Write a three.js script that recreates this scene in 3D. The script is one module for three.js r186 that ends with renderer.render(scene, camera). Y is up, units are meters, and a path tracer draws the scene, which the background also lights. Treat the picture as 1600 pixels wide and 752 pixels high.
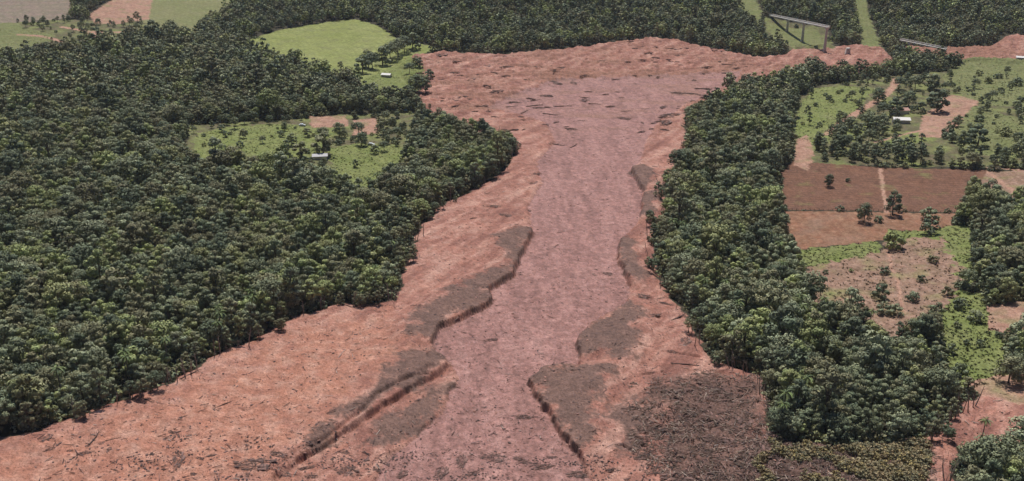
import * as THREE from 'three';
import { Sky } from 'three/addons/objects/Sky.js';
import { mergeGeometries } from 'three/addons/utils/BufferGeometryUtils.js';

// ---------------------------------------------------------------- camera, sky, sun, exposure
const scene = new THREE.Scene();
const EYE = 168;                                            // metres above the valley floor
const camera = new THREE.PerspectiveCamera(27.5, 1024 / 481, 1, 9000);
camera.position.set(0, EYE, 0);
camera.rotation.set(-20.9 * Math.PI / 180, 0, 0);

const renderer = new THREE.WebGLRenderer({ antialias: true });
renderer.setSize(1024, 481);
renderer.toneMapping = THREE.LinearToneMapping;
renderer.toneMappingExposure = 1.2;
renderer.shadowMap.enabled = true;

const SUN = new THREE.Vector3(-0.05, 0.92, -0.43).normalize();   // high, beyond the valley
const sky = new Sky();
sky.name = 'sky'; sky.scale.setScalar(8000); sky.userData.kind = 'structure';
sky.material.uniforms.sunPosition.value.copy(SUN);
sky.material.uniforms.turbidity.value = 10;
sky.material.uniforms.rayleigh.value = 0.45;
sky.material.uniforms.mieCoefficient.value = 0.004;
scene.add(sky);
scene.environmentIntensity = 0.11;
const sun = new THREE.DirectionalLight(new THREE.Color(1, 0.95, 0.86), 4.2);
sun.name = 'sun';
sun.position.copy(SUN).multiplyScalar(2000).add(new THREE.Vector3(0, 0, -650));
sun.target.position.set(0, 0, -650);
sun.castShadow = true; sun.shadow.mapSize.set(4096, 4096);
Object.assign(sun.shadow.camera, { left: -900, right: 900, top: 900, bottom: -900, near: 10, far: 4000 });
scene.add(sun, sun.target);
scene.fog = new THREE.FogExp2(new THREE.Color(0.80, 0.82, 0.86), 0.000035);

// ---------------------------------------------------------------- helpers: random numbers, noise, shaping
const rng = (s) => () => { s = (s + 0x6D2B79F5) | 0; let t = Math.imul(s ^ (s >>> 15), 1 | s); t = (t + Math.imul(t ^ (t >>> 7), 61 | t)) ^ t; return ((t ^ (t >>> 14)) >>> 0) / 4294967296; };
const PERM = new Uint8Array(512), GX = new Float32Array(256), GY = new Float32Array(256);
{ const r = rng(77), p = [...Array(256).keys()]; for (let i = 255; i > 0; i--) { const j = Math.floor(r() * (i + 1)); [p[i], p[j]] = [p[j], p[i]]; }
  for (let i = 0; i < 512; i++) PERM[i] = p[i & 255];
  for (let i = 0; i < 256; i++) { const a = r() * Math.PI * 2; GX[i] = Math.cos(a); GY[i] = Math.sin(a); } }
const fade = (t) => t * t * t * (t * (t * 6 - 15) + 10);
function noise(x, y) {                                     // gradient noise, about -1 to 1
  const X = Math.floor(x), Y = Math.floor(y), fx = x - X, fy = y - Y, u = fade(fx), v = fade(fy), i = X & 255, j = Y & 255;
  const a = PERM[PERM[i] + j], b = PERM[PERM[i + 1] + j], c = PERM[PERM[i] + j + 1], d = PERM[PERM[i + 1] + j + 1];
  const n0 = GX[a] * fx + GY[a] * fy, n1 = GX[b] * (fx - 1) + GY[b] * fy, n2 = GX[c] * fx + GY[c] * (fy - 1), n3 = GX[d] * (fx - 1) + GY[d] * (fy - 1);
  return 1.5 * (n0 + u * (n1 - n0) + v * (n2 - n0 + u * (n0 - n1 - n2 + n3)));
}
const fbm = (x, y, o = 4) => { let s = 0, a = 0.5, f = 1; for (let i = 0; i < o; i++) { s += a * noise(x * f + i * 17.3, y * f - i * 9.1); a *= 0.5; f *= 2.03; } return s; };
const clamp = (x, a = 0, b = 1) => Math.min(b, Math.max(a, x));
const smooth = (a, b, x) => { const t = clamp((x - a) / (b - a)); return t * t * (3 - 2 * t); };
const ramp = (x, k) => (x > 12 * k ? x : k * Math.log(1 + Math.exp(x / k)));   // a soft knee

// the lie of the land: a flat valley floor, a low wooded rise to the left, farmland stepping up on the right, a wooded hill beyond
function land(x, z) {
  const d = -z;
  const left = 26 * (1 - Math.exp(-ramp(-75 - x - 0.1 * Math.max(0, d - 500), 18) * 0.09 / 26));
  const right = 12 * (1 - Math.exp(-ramp(x - 105 - 0.12 * Math.max(0, d - 300), 15) * 0.05 / 12));
  const steep = 0.07 + 0.11 * smooth(-330, 60, x);
  const far = 150 * (1 - Math.exp(-steep * ramp(d - 935 - 40 * Math.sin(x * 0.006 + 0.4), 25) / 150));
  return left * (1 - 0.5 * smooth(700, 1000, d)) + right + far + 2.2 * noise(x * 0.011 + 3.1, z * 0.011) * smooth(20, 120, Math.abs(x - 20 - 0.08 * d));
}

// ---------------------------------------------------------------- outlines of the ground's areas, x and z in metres
const AREA = {
  mud: [-162.7,-242.4, -152.4,-251.5, -143.2,-256.3, -139.7,-261.6, -131.1,-269.6, -123.2,-280.9, -112.8,-293.7, -107.1,-311.4, -95.3,-328.1, -84.9,-346.9, -71.8,-358.1, -51.8,-362.2, -47.5,-369.9, -46.9,-390, -47,-418.9, -45.5,-452.2, -37.1,-491.1, -21.2,-515.9, -5.6,-548.2, 2.4,-592.6, -3.3,-620.3, -30,-640.8, -52.6,-657.4, -65.2,-702.2, -78.6,-770.1, -98.8,-849.5, -103,-904.5, -66.3,-928.4, -23.8,-916.3, 18.2,-933.3, 61.6,-950.7, 100.9,-974.9, 140.8,-990.5, 165.6,-985.4, 180.3,-959.9, 201,-938.5, 223.9,-905.6, 237.6,-901.7, 252.7,-908.4, 271.4,-946.1, 296.8,-935, 330.3,-935.5, 348.1,-929.1, 336.8,-871.6, 322.2,-828, 285.3,-807.2, 255.1,-811.6, 233.8,-811, 207.8,-791.3, 177.4,-770.1, 150.8,-736.3, 128.3,-695.3, 117.9,-659.6, 110.3,-603.1, 98.1,-561.2, 83.7,-524.1, 78.8,-480.7, 67.9,-443.4, 63.1,-403.3, 64.7,-375.5, 69.1,-356.7, 70.2,-334, 72.3,-317, 79.7,-310.7, 87.4,-302.8, 82.7,-279.3, 79.8,-264, 89.1,-261.7, 102.2,-259.4, 118.3,-260.5, 129.5,-263, 142.4,-275.8, 151.1,-285.5, 164.2,-292, 168.2,-282.7, 173.5,-276.7, 163.3,-249.3, 153.3,-251.9, 147.6,-256, 136.5,-257.1, 131.4,-248.7, 102.4,-180, -127.1,-175.3],
  mudeast: [367.7,-933.4, 385.7,-915.1, 412.3,-908.4, 446.9,-920, 473.9,-951.1, 514.4,-949.6, 445.4,-811.3, 431.3,-826.1, 409.5,-849.6, 379.2,-856.2, 349.1,-865.1],
  flow: [-35.6,-179.7, -39.1,-242.3, -38.4,-252.2, -30.9,-263.7, -23.1,-281, -18.3,-303.4, -22.4,-315.3, -30.3,-325.1, -27.2,-342.2, -14.1,-357.6, -7.9,-366.6, -9.7,-379.8, 0,-393.7, 4.7,-419, 10.3,-448.9, 8.1,-491.3, 17.3,-529.9, 14.7,-571.9, 28.3,-619.4, 23.2,-670.2, 3.7,-689.1, -18.9,-712.2, 0,-754.9, 37.4,-814.4, 85.9,-819.2, 142.2,-835.7, 199.3,-847.1, 182.9,-796.3, 134.4,-725.6, 103.2,-673.7, 87.6,-622.4, 78.8,-577.7, 69.2,-551, 71.8,-514.9, 64.7,-468, 52.1,-439.9, 47.5,-418.5, 49.7,-390.4, 49.4,-372.9, 45.4,-362.8, 29.8,-345.1, 23.5,-329.8, 24.4,-318.6, 23.2,-310.9, 11.4,-309.9, 4.9,-300.6, 11,-282.7, 16,-264.2, 20.4,-255, 23.2,-240.6, 19.3,-180.2],
  silta: [0,-408.3, -9.8,-397.4, -21.3,-385.2, -29,-370.1, -38.8,-348, -40.6,-333.7, -35.4,-325, -30.4,-326.6, -27.2,-342.2, -14.1,-357.6, -7.9,-366.6, -9.7,-379.8, 0,-393.7, 4.1,-414.4, 10.3,-448.9, 1.9,-454.3, -7.4,-440, -5.3,-422.2],
  siltb: [23.5,-329.8, 25.6,-336.2, 29.8,-344, 40.9,-356.7, 48.9,-370.3, 50.7,-356.7, 49.4,-340.6, 46.9,-321.6, 38.6,-313.7, 32.7,-319.6, 24.6,-320.6],
  siltc: [4.9,-301.5, 11.3,-308.9, 23.9,-310.4, 35.2,-309, 32.4,-296.2, 26.4,-283.5, 26.2,-267.9, 24.5,-257.8, 20.4,-255, 16.3,-263.5, 11,-282.7],
  siltd: [31.5,-277.1, 37.2,-286, 42.9,-285.2, 42.4,-270.9, 40.3,-260.6, 37,-253, 34,-260.6],
  silte: [-40.7,-258.3, -43.8,-271.3, -33.7,-282.6, -22,-298, -18.6,-299.9, -18.5,-294.7, -23,-279.8, -30.3,-263.7],
  siltf: [69.5,-553.6, 78,-558.8, 81.3,-538.5, 75.2,-519.4, 71.8,-514.9],
  siltg: [69.3,-506, 77.9,-508.1, 71.4,-474.8, 64.7,-468],
  silth: [48.2,-424.9, 52.7,-439.9, 55.9,-433.1, 54,-413.9, 57.1,-396, 53.8,-387.6, 49.7,-390.4],
  silti: [-37.1,-317.9, -25.9,-324.2, -22.1,-315.3, -24.9,-308.6, -42.5,-285.6, -52.7,-269.6, -58.9,-259.1, -61.7,-253.4, -56.7,-269.5, -45.5,-292.7],
  stepa: [-143.7,-174.3, -217.6,-298.2, -54.3,-382.8, -39.2,-339.2, -30.3,-325.1, -22.4,-315.3, -22.3,-310.6, -30.7,-297.2, -42,-281.9, -53.6,-262.9, -62.8,-249.3, -68,-238.9, -56.2,-179.3],
  stepb: [-143.7,-174.3, -217.6,-298.2, -63.2,-369.5, -38.1,-328.2, -30.6,-317, -26.7,-308.5, -35.3,-299.3, -45.2,-287.2, -49.2,-276.2, -55.6,-262.8, -60.4,-256.9, -67.6,-245.2, -59.1,-179.3],
  stepc: [44.1,-295.4, 51.3,-302.5, 90,-306.1, 65.3,-180.1, 37.1,-180.2, 40.1,-250.3, 42,-267.9],
  brush: [43.8,-292.8, 51,-300.7, 67.3,-305.2, 86.9,-300.5, 82.9,-279.3, 80.2,-263.3, 94.6,-260.2, 104.5,-254.4, 78.6,-180, 35.6,-180.2, 43.7,-248.6, 41.1,-264.2],
  scrub: [79.6,-263.3, 90.9,-259.5, 101.8,-257.9, 117.5,-258.4, 126.6,-259.5, 95.5,-180, 56.4,-180.1, 74.1,-248.4],
  bareright: [125.2,-258.1, 130.3,-263, 142.8,-275.8, 151.5,-285.5, 149.2,-277.2, 138.4,-262.4, 132.1,-252.1, 101.8,-180, 95.3,-180],
  meadowa: [-258.6,-962.3, -234.5,-1011.8, -187.7,-1044.4, -165.1,-1055.3, -138.8,-1028.6, -115.4,-982.5, -99.5,-962, -67.4,-945.4, -94.3,-905.6, -110.5,-845.6, -116.2,-805.8, -126.9,-778.3, -161.1,-820.9, -201.3,-858.2, -230.6,-887.1],
  meadowh: [-127,-792.9, -111.3,-851.8, -94.3,-905.6, -77.4,-859.1, -72,-781.7, -78.1,-738.6, -97.6,-739, -113.4,-747.9],
  meadowb: [-199.3,-606.1, -184.6,-628.9, -158.7,-643.7, -135.7,-648.2, -113.1,-652.2, -117.5,-603.8, -115.6,-571.6, -135.9,-542.3, -166.8,-535, -187.7,-556.6],
  meadowc: [-114,-588.7, -97.6,-606.1, -72.7,-608.2, -63.6,-590.3, -73.1,-549.2, -77.5,-515.7, -85.5,-502.9, -100.2,-529.6],
  yarda: [-142.4,-673.9, -117.7,-681.7, -111.4,-652.6, -134.2,-640.6],
  yardb: [-110.8,-671.3, -96.1,-681.9, -88.7,-637.8, -104,-626.8],
  meadowd: [-567.8,-1028.5, -518.6,-1036.7, -483.5,-988.4, -446.6,-967.2, -432.9,-923.8, -415.9,-841.6, -445.9,-795.3],
  fieldtl: [-669.5,-1227.7, -537.6,-1225.3, -466.9,-1059.2, -489.6,-1030.7, -522.7,-1017.4, -561.7,-1016.6],
  eartht: [-452.1,-1070, -455.2,-1194.4, -427.1,-1200.7, -379.9,-1043, -406.8,-1021.3, -432,-1028.5],
  meadowe: [-455.2,-1225.2, -328.1,-1232, -314.5,-1109.7, -314.2,-1032.7, -312.2,-967.9, -340,-981, -378.1,-1018.2],
  meadowf: [252.8,-1164.1, 275,-1144.2, 268.3,-1069.6, 253.8,-1022.1, 246.9,-1064.8],
  meadowg: [265.4,-1044.6, 285.9,-1014.4, 309.8,-1002.9, 296.8,-935, 269.4,-936.3, 258.5,-975.9],
  cutline: [385.8,-1148, 398.6,-1143.1, 374.2,-1048, 362.1,-989.6, 349.2,-929, 331.2,-929.1, 353.3,-1010.4],
  ploughed: [156.6,-547, 168.6,-567.2, 189.2,-559.4, 216.2,-550.4, 250.9,-544.4, 272.1,-538.8, 258.8,-519, 240.1,-495, 226.3,-470.6, 189.1,-473.4, 140.7,-482.3],
  redfield: [139.6,-480.3, 188.4,-471.5, 224.8,-468.6, 215.1,-451.6, 197.3,-444.3, 183.6,-448.9, 175.2,-435.3, 150.5,-431.3, 128.9,-427.1],
  strip: [128.9,-427.1, 173.2,-434.7, 168.3,-420.5, 151.2,-414.4, 130.7,-407.4],
  rough: [130.7,-407.4, 151.2,-414.4, 168.9,-420.4, 174.8,-432.2, 191.4,-436.7, 203,-435.4, 195.8,-397.3, 184.6,-374.7, 174,-357.9, 162.4,-347.8, 149.7,-333.3, 140.5,-334.5, 136.4,-351.6, 121.5,-352.2, 123.9,-377.1],
  meadowi: [182.4,-449, 197.3,-444.3, 212.7,-451.7, 222.3,-451.1, 208.4,-411.9, 191.6,-375, 185.5,-383.2, 194.5,-420.2, 185.6,-429.3, 174.3,-427.5],
  meadowj: [170.7,-358.5, 183.6,-374.8, 191.7,-369.4, 188,-349.7, 183.2,-328.6, 172.3,-302.9, 161.2,-295, 151.9,-293.4, 153.6,-308, 160.9,-331.6],
  earthr: [189.9,-356.7, 205.3,-359.9, 221.7,-352.5, 209.9,-330.2, 191.2,-330.6, 180.9,-336.2],
  trackr: [155.4,-298.4, 168.9,-302.3, 178.6,-304.1, 196.1,-303.8, 183.2,-279.6, 167,-280.3, 157.8,-287.4],
  fieldr: [244.1,-505.8, 271.5,-536.6, 303.4,-532.8, 276.7,-467.3, 258.1,-472.3, 249.5,-491.9],
  meadowk: [277.5,-535.6, 310.1,-531.9, 291.1,-494.6, 273.7,-501.8],
  meadowl: [187,-636.1, 208.8,-703.9, 235,-763.7, 267.2,-767.4, 280.6,-753.6, 254.1,-705.6, 220.6,-646.5, 196.6,-597.7, 184.8,-604],
  meadowm: [275,-595.8, 316.4,-675.4, 335.2,-694.1, 340,-674.6, 343.2,-653.1, 362.5,-632.1, 333.7,-577.1, 288.2,-562.4, 272.7,-570.2],
  meadown: [350.7,-799.4, 398.3,-861.9, 422.2,-853.1, 451.9,-846, 418.3,-739.3, 382.4,-687.7, 364.8,-689, 337.8,-689.7, 337.9,-725.9],
  terrace: [260.2,-611.2, 288.4,-676.5, 304.6,-694.8, 321.7,-723.5, 332.7,-731.6, 341.5,-706.1, 314.3,-668.4, 293.9,-634.6, 272.3,-606.7],
  yardc: [166.7,-560.1, 183.8,-615, 193.6,-626.6, 185.9,-585.1, 172.9,-549.7],
  meadowo: [234.7,-608.4, 259.5,-626.4, 278.4,-621.6, 265.6,-600.1, 246.5,-592.2, 230.1,-590.5],
  brownband: [14.2,-831.6, 55.7,-851.7, 109.7,-837.9, 167.8,-856.2, 209.3,-866.9, 196.5,-829.3, 133.5,-814.1, 86.4,-824.5, 52.4,-798.7, 18.9,-799.8],
  sparsel: [-210.7,-627.3, -161.4,-655.7, -118.5,-686.7, -92.1,-693.6, -69.7,-700.1, -68.1,-636.1, -61.8,-596, -73.1,-537.2, -82.8,-503.5, -106.2,-519, -134.9,-537.7, -172.5,-529.8, -194.1,-565.5],
  sparser: [174,-587.6, 220,-741.3, 249.5,-775.5, 314.8,-801.7, 358.7,-819.1, 476.5,-851, 312.4,-536.4, 281.1,-546.6, 241.3,-548.1, 210.5,-555.5, 179.9,-553.5],
  sparset: [-558.6,-1010.4, -470.2,-1047.5, -400.1,-1039.4, -340,-981, -363.8,-937.8, -395,-869, -421.2,-807.8, -442.1,-788.1],
  sparsev: [267.7,-1060.7, 291.2,-1030.5, 318.2,-1010, 300.8,-916.5, 264.7,-927.2, 250.2,-967.3],
  orange: [-159.4,-236.2, -149.6,-245.7, -128.6,-263.3, -104.2,-301.2, -82.6,-335.7, -53,-351.3, -38,-317.9, -45.7,-294, -59.1,-260.5, -67.4,-235.9, -127.1,-175.3],
  browneast: [369,-950.7, 458.1,-931.8, 451.3,-891.1, 411.3,-829.2, 328.1,-838.3],
  meadowp: [206.1,-615.6, 232.5,-645.7, 232.8,-626.5, 213.6,-600.8],
};
const TRACK = {
  gullya: [0.9, -63.4,-248.6, -58.3,-255.9, -53.6,-262.9, -47.8,-272, -42,-281.9, -36.5,-289.4, -30.7,-297.2, -24.7,-304.9, -22.1,-311.5],
  gullyb: [0.8, -60.9,-255.5, -55.6,-262.8, -51.9,-271.1, -49.2,-276.2, -45.2,-287.2, -40.7,-292.3, -35.3,-299.3, -29.4,-303],
  gullyc: [0.7, 47.3,-324.6, 51.8,-323.1, 58.5,-321.1, 67.9,-318.5],
  gullyd: [0.6, 45.7,-304.3, 56.4,-307.1, 65.6,-308, 74.7,-306],
  gullye: [0.6, 55.9,-260.6, 55,-253.6, 54.9,-245.3],
  gullyf: [0.9, 308.9,-701.2, 316.5,-692.8, 323.2,-681.1],
  gullyg: [0.9, 301.1,-688.3, 308.6,-678, 313.5,-666.7],
  gullyh: [0.6, 33.3,-262.1, 36.9,-255, 37.6,-251.6],
  gullyi: [0.5, 133.1,-401.7, 142.8,-405.8, 152.1,-403.8, 156.6,-388.3],
  dirttrack: [3, 205,-623.1, 219.8,-646.6, 243.2,-683.6, 259.6,-705.4, 281.7,-734.1, 298.1,-760.9, 310.6,-787.2],
  fieldpath: [1, 214,-548.2, 202.7,-511.7, 190.3,-471.4],
  roughpath: [0.7, 175.4,-429, 169.6,-407.8, 164.8,-386.8, 159.1,-366.9, 155.7,-354.9],
  tracktwo: [1.6, 270.2,-534.6, 270.3,-515.2, 269.1,-493.6, 267.6,-462],
  hedgetrack: [1.2, 272.3,-543.4, 290.3,-535.3, 309,-529.8],
  valleypath: [1.6, 268.5,-628, 287.5,-643.6, 248.7,-615.2, 229.1,-599.2],
  farroad: [3, -479,-964.7, -458.6,-960.5, -442.5,-951.8, -424.7,-938.3],
  farroadtwo: [3, -454.7,-1004.4, -426.6,-988.8, -406.4,-985.7, -387.3,-985.5],
  farroadthree: [4, -418.5,-984.3, -403.1,-963.9],
};
const SPOT = {
  fieldTree: [[175.3, -519.1, 5.7], [174.7, -459.3, 7.6], [191.8, -467.4, 8.4]],
  fieldShrub: [[188.4, -527, 3.2], [181.6, -458.5, 4.8], [206.9, -459.3, 8.9], [200.3, -442.3, 9.2], [177.2, -425.6, 10.7], [187.9, -406.5, 5.1], [162.7, -396.3, 4.8], [152.1, -370.8, 7.9], [148.1, -356.1, 6.6], [137.9, -398.8, 2.8], [149.6, -400.3, 2.3], [178.5, -368.8, 5.2], [174.4, -385.1, 4.4], [163.4, -366.1, 5.7], [152.4, -354.2, 6.1], [140.3, -363.4, 6.2], [128.7, -359.2, 5.7]],
  meadowShrub: [[178.2, -356, 6.1], [179.1, -344.1, 6.4], [168.4, -326.5, 2.6], [172.5, -324.5, 3.5], [170.5, -339.8, 3.4], [181.9, -330.3, 3.3], [192.8, -361.4, 2.6], [160.2, -320.6, 4.7], [171.9, -301.1, 0], [156.9, -305.2, 5.8]],
  farmTree: [[300.7, -682.7, 15.4], [286, -584.8, 12.6], [288.4, -702.8, 10.2], [289.5, -684, 7.7], [272, -682.9, 10.9], [260.3, -675.5, 9.9], [238.3, -637.9, 10.2], [222.7, -629, 7.6], [224.4, -658.3, 6.1], [270.6, -715.7, 10.4], [299.6, -752.8, 9.9], [311.9, -752.4, 10.9], [324.2, -752.3, 11.9], [250.8, -698.6, 5.6]],
  farmShrub: [[331.2, -657.4, 3.9], [315.3, -648.9, 6.9], [313.5, -608.5, 8.1], [315, -594.7, 7.2], [277.7, -610, 9], [280.3, -595.2, 7.2], [241.8, -667, 4.4], [210.8, -630.9, 5.9], [379.5, -776, 7.1], [396, -793.3, 6.2], [395.2, -761.5, 9], [384.3, -804.3, 6.3], [414.6, -818.9, 5.3], [238.2, -737.3, 3.9], [249.9, -743.9, 3.9], [237.1, -717.5, 3.8], [222.2, -706.8, 4.2], [253.5, -731.8, 3.9]],
  cornerTree: [[169.8, -296.7, 9.6], [152.5, -250.3, 13.3], [142.9, -245.8, 11.3], [134.4, -243.5, 9.3], [176.9, -300.6, 8.8]],
  hedgeTree: [[-127.5, -833.4, 14.2], [-121.6, -854.1, 14.5], [-115.4, -876, 16], [-110.8, -896, 16.3], [-105.4, -911, 16.6], [-101.1, -926.8, 15.6], [-94.4, -939.9, 14.6], [-125.6, -858.8, 12.3], [-115, -902.3, 12.9]],
  clearTree: [[-114.3, -574.7, 13.2], [-125.9, -565.5, 9.2], [-146.5, -607.6, 4.1], [-179.6, -598.9, 4], [-168.2, -597.8, 4.8], [-185.8, -612.6, 4.9], [-79.7, -592.1, 6.4], [-84.8, -585.5, 5.5], [-94.8, -600.2, 8.1], [-75.3, -624.6, 7.5], [-84.9, -634.5, 8.5], [-100.8, -627.6, 9.2], [-112.2, -620.6, 9.1], [-120.6, -610, 8.2], [-131.4, -613.5, 5.8], [-136, -587, 6.3], [-153.9, -588, 4.7], [-147.7, -844.1, 5.5], [-80.8, -853, 7.8], [-86.9, -829.2, 9.8], [-75, -758, 13], [-76.7, -724.8, 11.5], [-67.4, -757.4, 10]],
  fringeTree: [[-72, -781.7, 9.3], [-68, -809.9, 8.5], [-84.2, -858.8, 7.9], [-41.2, -465.4, 4.5], [-54.9, -452.3, 3.8], [-34.9, -510.1, 7], [-19.7, -525.1, 7.9], [-11, -538.7, 6.6], [-29.4, -511.9, 4.9]],
  palm: [[141.9, -256.2, 0], [117.3, -404.3, 0], [110.7, -340.7, 0], [91.2, -436.2, 0], [99.4, -319.6, 0], [-125.6, -312.8, 0], [-110.3, -335.6, 0], [-98.9, -365, 0], [-128.2, -288.9, 0], [-73.5, -401.3, 0], [-78.6, -374.4, 0], [86.4, -482.7, 0], [85.8, -363.8, 0], [121.6, -462.4, 0], [-143.1, -274.4, 0], [-100.6, -345.1, 0], [121.4, -320, 0], [86.1, -340.4, 0], [-61.5, -417.7, 0]],
  brush: [[-25.3, -862.4, 20.3], [-5.6, -859.4, 11.2], [13.3, -810.2, 9.6], [31.7, -804.5, 19], [50.6, -803.8, 11.6], [144.3, -885.8, 16.2], [131, -898.5, 7], [126.9, -916.4, 8.3], [158.1, -878.7, 6.9], [165.4, -880.8, 5.7], [142.7, -759.9, 16], [114.4, -688.5, 16.5], [106.1, -662.9, 12.4], [42.2, -398.9, 5.1], [-8.5, -333.5, 5.8], [4.2, -278.7, 5], [-64.8, -905.6, 13], [-76.7, -891.9, 8.1], [-5.3, -814.3, 7.5], [-48, -833.9, 8.7], [-12.4, -753.3, 12.9], [0, -729.9, 10.6], [-31.4, -731.3, 7.7], [131, -764.8, 11.1], [-97.2, -244.3, 7.5], [-75, -243.5, 12.3], [-69.3, -249.7, 5], [-88.9, -247.7, 3.4], [-15.4, -252.9, 6.6], [-5.8, -255.1, 8.5], [2.9, -253.7, 7.7], [9.6, -250.3, 5.7], [-20.8, -246.8, 5.7], [-48.8, -245.2, 7.5], [-60.3, -246.1, 4.5], [19.8, -246.3, 6.8], [-32.4, -245.8, 4.1], [-11.3, -247, 4.9], [30.3, -247, 4.9], [41.5, -264.2, 2.8], [10.8, -528.7, 8.6], [13.3, -545.6, 6.7], [8, -483.1, 4], [-34.6, -505.2, 6.2], [-41.3, -467.4, 4.5], [-10, -486.9, 6.7], [-3.9, -473, 7.2], [-19.4, -467.3, 3.9], [70, -548.5, 9.7], [52.8, -370.3, 7.9], [62.5, -364, 5.7], [55.6, -352, 6.1], [64.6, -329.8, 7.2], [58.6, -321.6, 3.8], [-128.9, -331.8, 0]],
  log: [[17.2, -722.3, 14.3], [38.1, -719.3, 21], [28, -613.1, 17.3], [39.7, -609.9, 10.7], [191.2, -861.6, 24.7], [205.1, -858.3, 12.3], [17.1, -739.1, 11.7], [0, -717.8, 8.6], [62.4, -725, 9.6], [201.9, -822.1, 10.8], [153.5, -777.7, 15.3], [-103.9, -267.7, 4.4], [-93.2, -277.3, 6.2], [-119, -253.3, 4.2], [-130.5, -248.9, 3.4], [-124.8, -253.4, 7.7], [-52, -363.5, 5.7], [-65.1, -356.1, 6.6], [9.3, -701.7, 10.2], [27.6, -693.4, 12], [47.1, -673.8, 8.1], [-17.6, -660.7, 7.9], [83.9, -702.5, 8.4], [-48.4, -732.3, 10.6], [-60.7, -804.2, 9.5], [83.1, -557.4, 5.3], [68.5, -482.8, 3.3], [65.8, -351.9, 10.1], [60.7, -370.3, 5.3], [61.8, -312.2, 9.2], [83.9, -319.5, 7], [-98.8, -342.8, 9.9], [-106.8, -318.4, 9.3], [-109.4, -296.6, 7.9], [-117.8, -277.3, 6.2], [-50.2, -452.2, 6.3], [-39.9, -404.6, 4], [22.5, -305.2, 2.7], [38.8, -255, 3.1]],
  house: [[264.8, -654, 10.5], [275.3, -684.6, 10.9]],
  shed: [[-105.8, -824.2, 7.6], [391.5, -916.4, 8.3], [-114.8, -566.7, 8.4], [437.7, -846.2, 6.6]],
  car: [[-140.9, -644.1, 6.9], [-89.1, -603.1, 7.3]],
  pier: [[275.3, -1003.1], [277.5, -960.2], [287, -901.6], [352.8, -877.9], [371.6, -854], [301.4, -884.6]],
  deck: [[273.2, -1055.4], [287, -901.6], [347.5, -885.3], [376, -853.8]],
  fence: [[140.5, -481.3], [188.7, -472.5], [225.5, -469.6]],
};
// ---------------------------------------------------------------- areas: outlines in metres, signed distance (positive inside)
const pairs = (a) => { const o = []; for (let i = 0; i < a.length; i += 2) o.push([a[i], a[i + 1]]); return o; };
function area(flat) {
  const p = pairs(flat), n = p.length, xs = p.map((q) => q[0]), zs = p.map((q) => q[1]), M = 14;
  const box = [Math.min(...xs) - M, Math.max(...xs) + M, Math.min(...zs) - M, Math.max(...zs) + M];
  return (x, z) => {
    if (x < box[0] || x > box[1] || z < box[2] || z > box[3]) return -M;
    let best = 1e9, inside = false;
    for (let i = 0, j = n - 1; i < n; j = i++) {
      const ax = p[j][0], az = p[j][1], bx = p[i][0], bz = p[i][1], ex = bx - ax, ez = bz - az, wx = x - ax, wz = z - az;
      const t = clamp((wx * ex + wz * ez) / (ex * ex + ez * ez)), qx = wx - ex * t, qz = wz - ez * t, q = qx * qx + qz * qz;
      if (q < best) best = q;
      if ((az > z) !== (bz > z) && x < (ex * (z - az)) / ez + ax) inside = !inside;
    }
    return Math.max(-M, inside ? Math.sqrt(best) : -Math.sqrt(best));
  };
}
function track([w, ...flat]) {
  const p = pairs(flat), xs = p.map((q) => q[0]), zs = p.map((q) => q[1]), M = 14;
  const box = [Math.min(...xs) - M - w, Math.max(...xs) + M + w, Math.min(...zs) - M - w, Math.max(...zs) + M + w];
  return (x, z) => {
    if (x < box[0] || x > box[1] || z < box[2] || z > box[3]) return -M;
    let best = 1e9;
    for (let i = 1; i < p.length; i++) {
      const [ax, az] = p[i - 1], ex = p[i][0] - ax, ez = p[i][1] - az, t = clamp(((x - ax) * ex + (z - az) * ez) / (ex * ex + ez * ez));
      best = Math.min(best, Math.hypot(x - ax - ex * t, z - az - ez * t));
    }
    return Math.max(-M, w - best);
  };
}
const S = {};
for (const k in AREA) S[k] = area(AREA[k]);
for (const k in TRACK) S[k] = track(TRACK[k]);

// what covers each area: [outline, mesh it belongs to, colour mix (linear), patch size, edge unevenness]
const C = {
  floor: [[.055, .05, .03], [.085, .065, .042], [.05, .055, .028]],
  mud: [[.415, .185, .13], [.30, .13, .096], [.56, .325, .245]],
  flow: [[.365, .176, .144], [.27, .128, .102], [.45, .242, .20]],
  orange: [[.455, .205, .133], [.38, .163, .108], [.60, .365, .27]],
  brown: [[.30, .15, .10], [.38, .18, .125], [.24, .125, .085]], thin: [[.13, .12, .06], [.20, .15, .095], [.13, .16, .05]],
  silt: [[.195, .112, .086], [.155, .092, .072], [.25, .14, .108]],
  brush: [[.13, .075, .06], [.22, .125, .095], [.085, .055, .042]],
  scrub: [[.10, .075, .045], [.17, .105, .075], [.075, .07, .035]],
  grass: [[.225, .26, .075], [.29, .30, .11], [.165, .20, .058]],
  pale: [[.30, .325, .095], [.36, .37, .135], [.24, .275, .08]],
  mixed: [[.215, .235, .085], [.26, .25, .11], [.16, .19, .065]],
  dull: [[.27, .26, .115], [.24, .25, .10], [.32, .285, .15]],
  soil: [[.225, .108, .066], [.185, .096, .064], [.255, .135, .085]],
  red: [[.33, .15, .09], [.25, .13, .075], [.50, .31, .20]],
  rough: [[.38, .22, .155], [.26, .165, .105], [.52, .35, .26]],
  earth: [[.47, .27, .185], [.40, .215, .15], [.56, .36, .26]],
  far: [[.30, .22, .17], [.25, .22, .14], [.36, .25, .21]],
};
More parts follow.
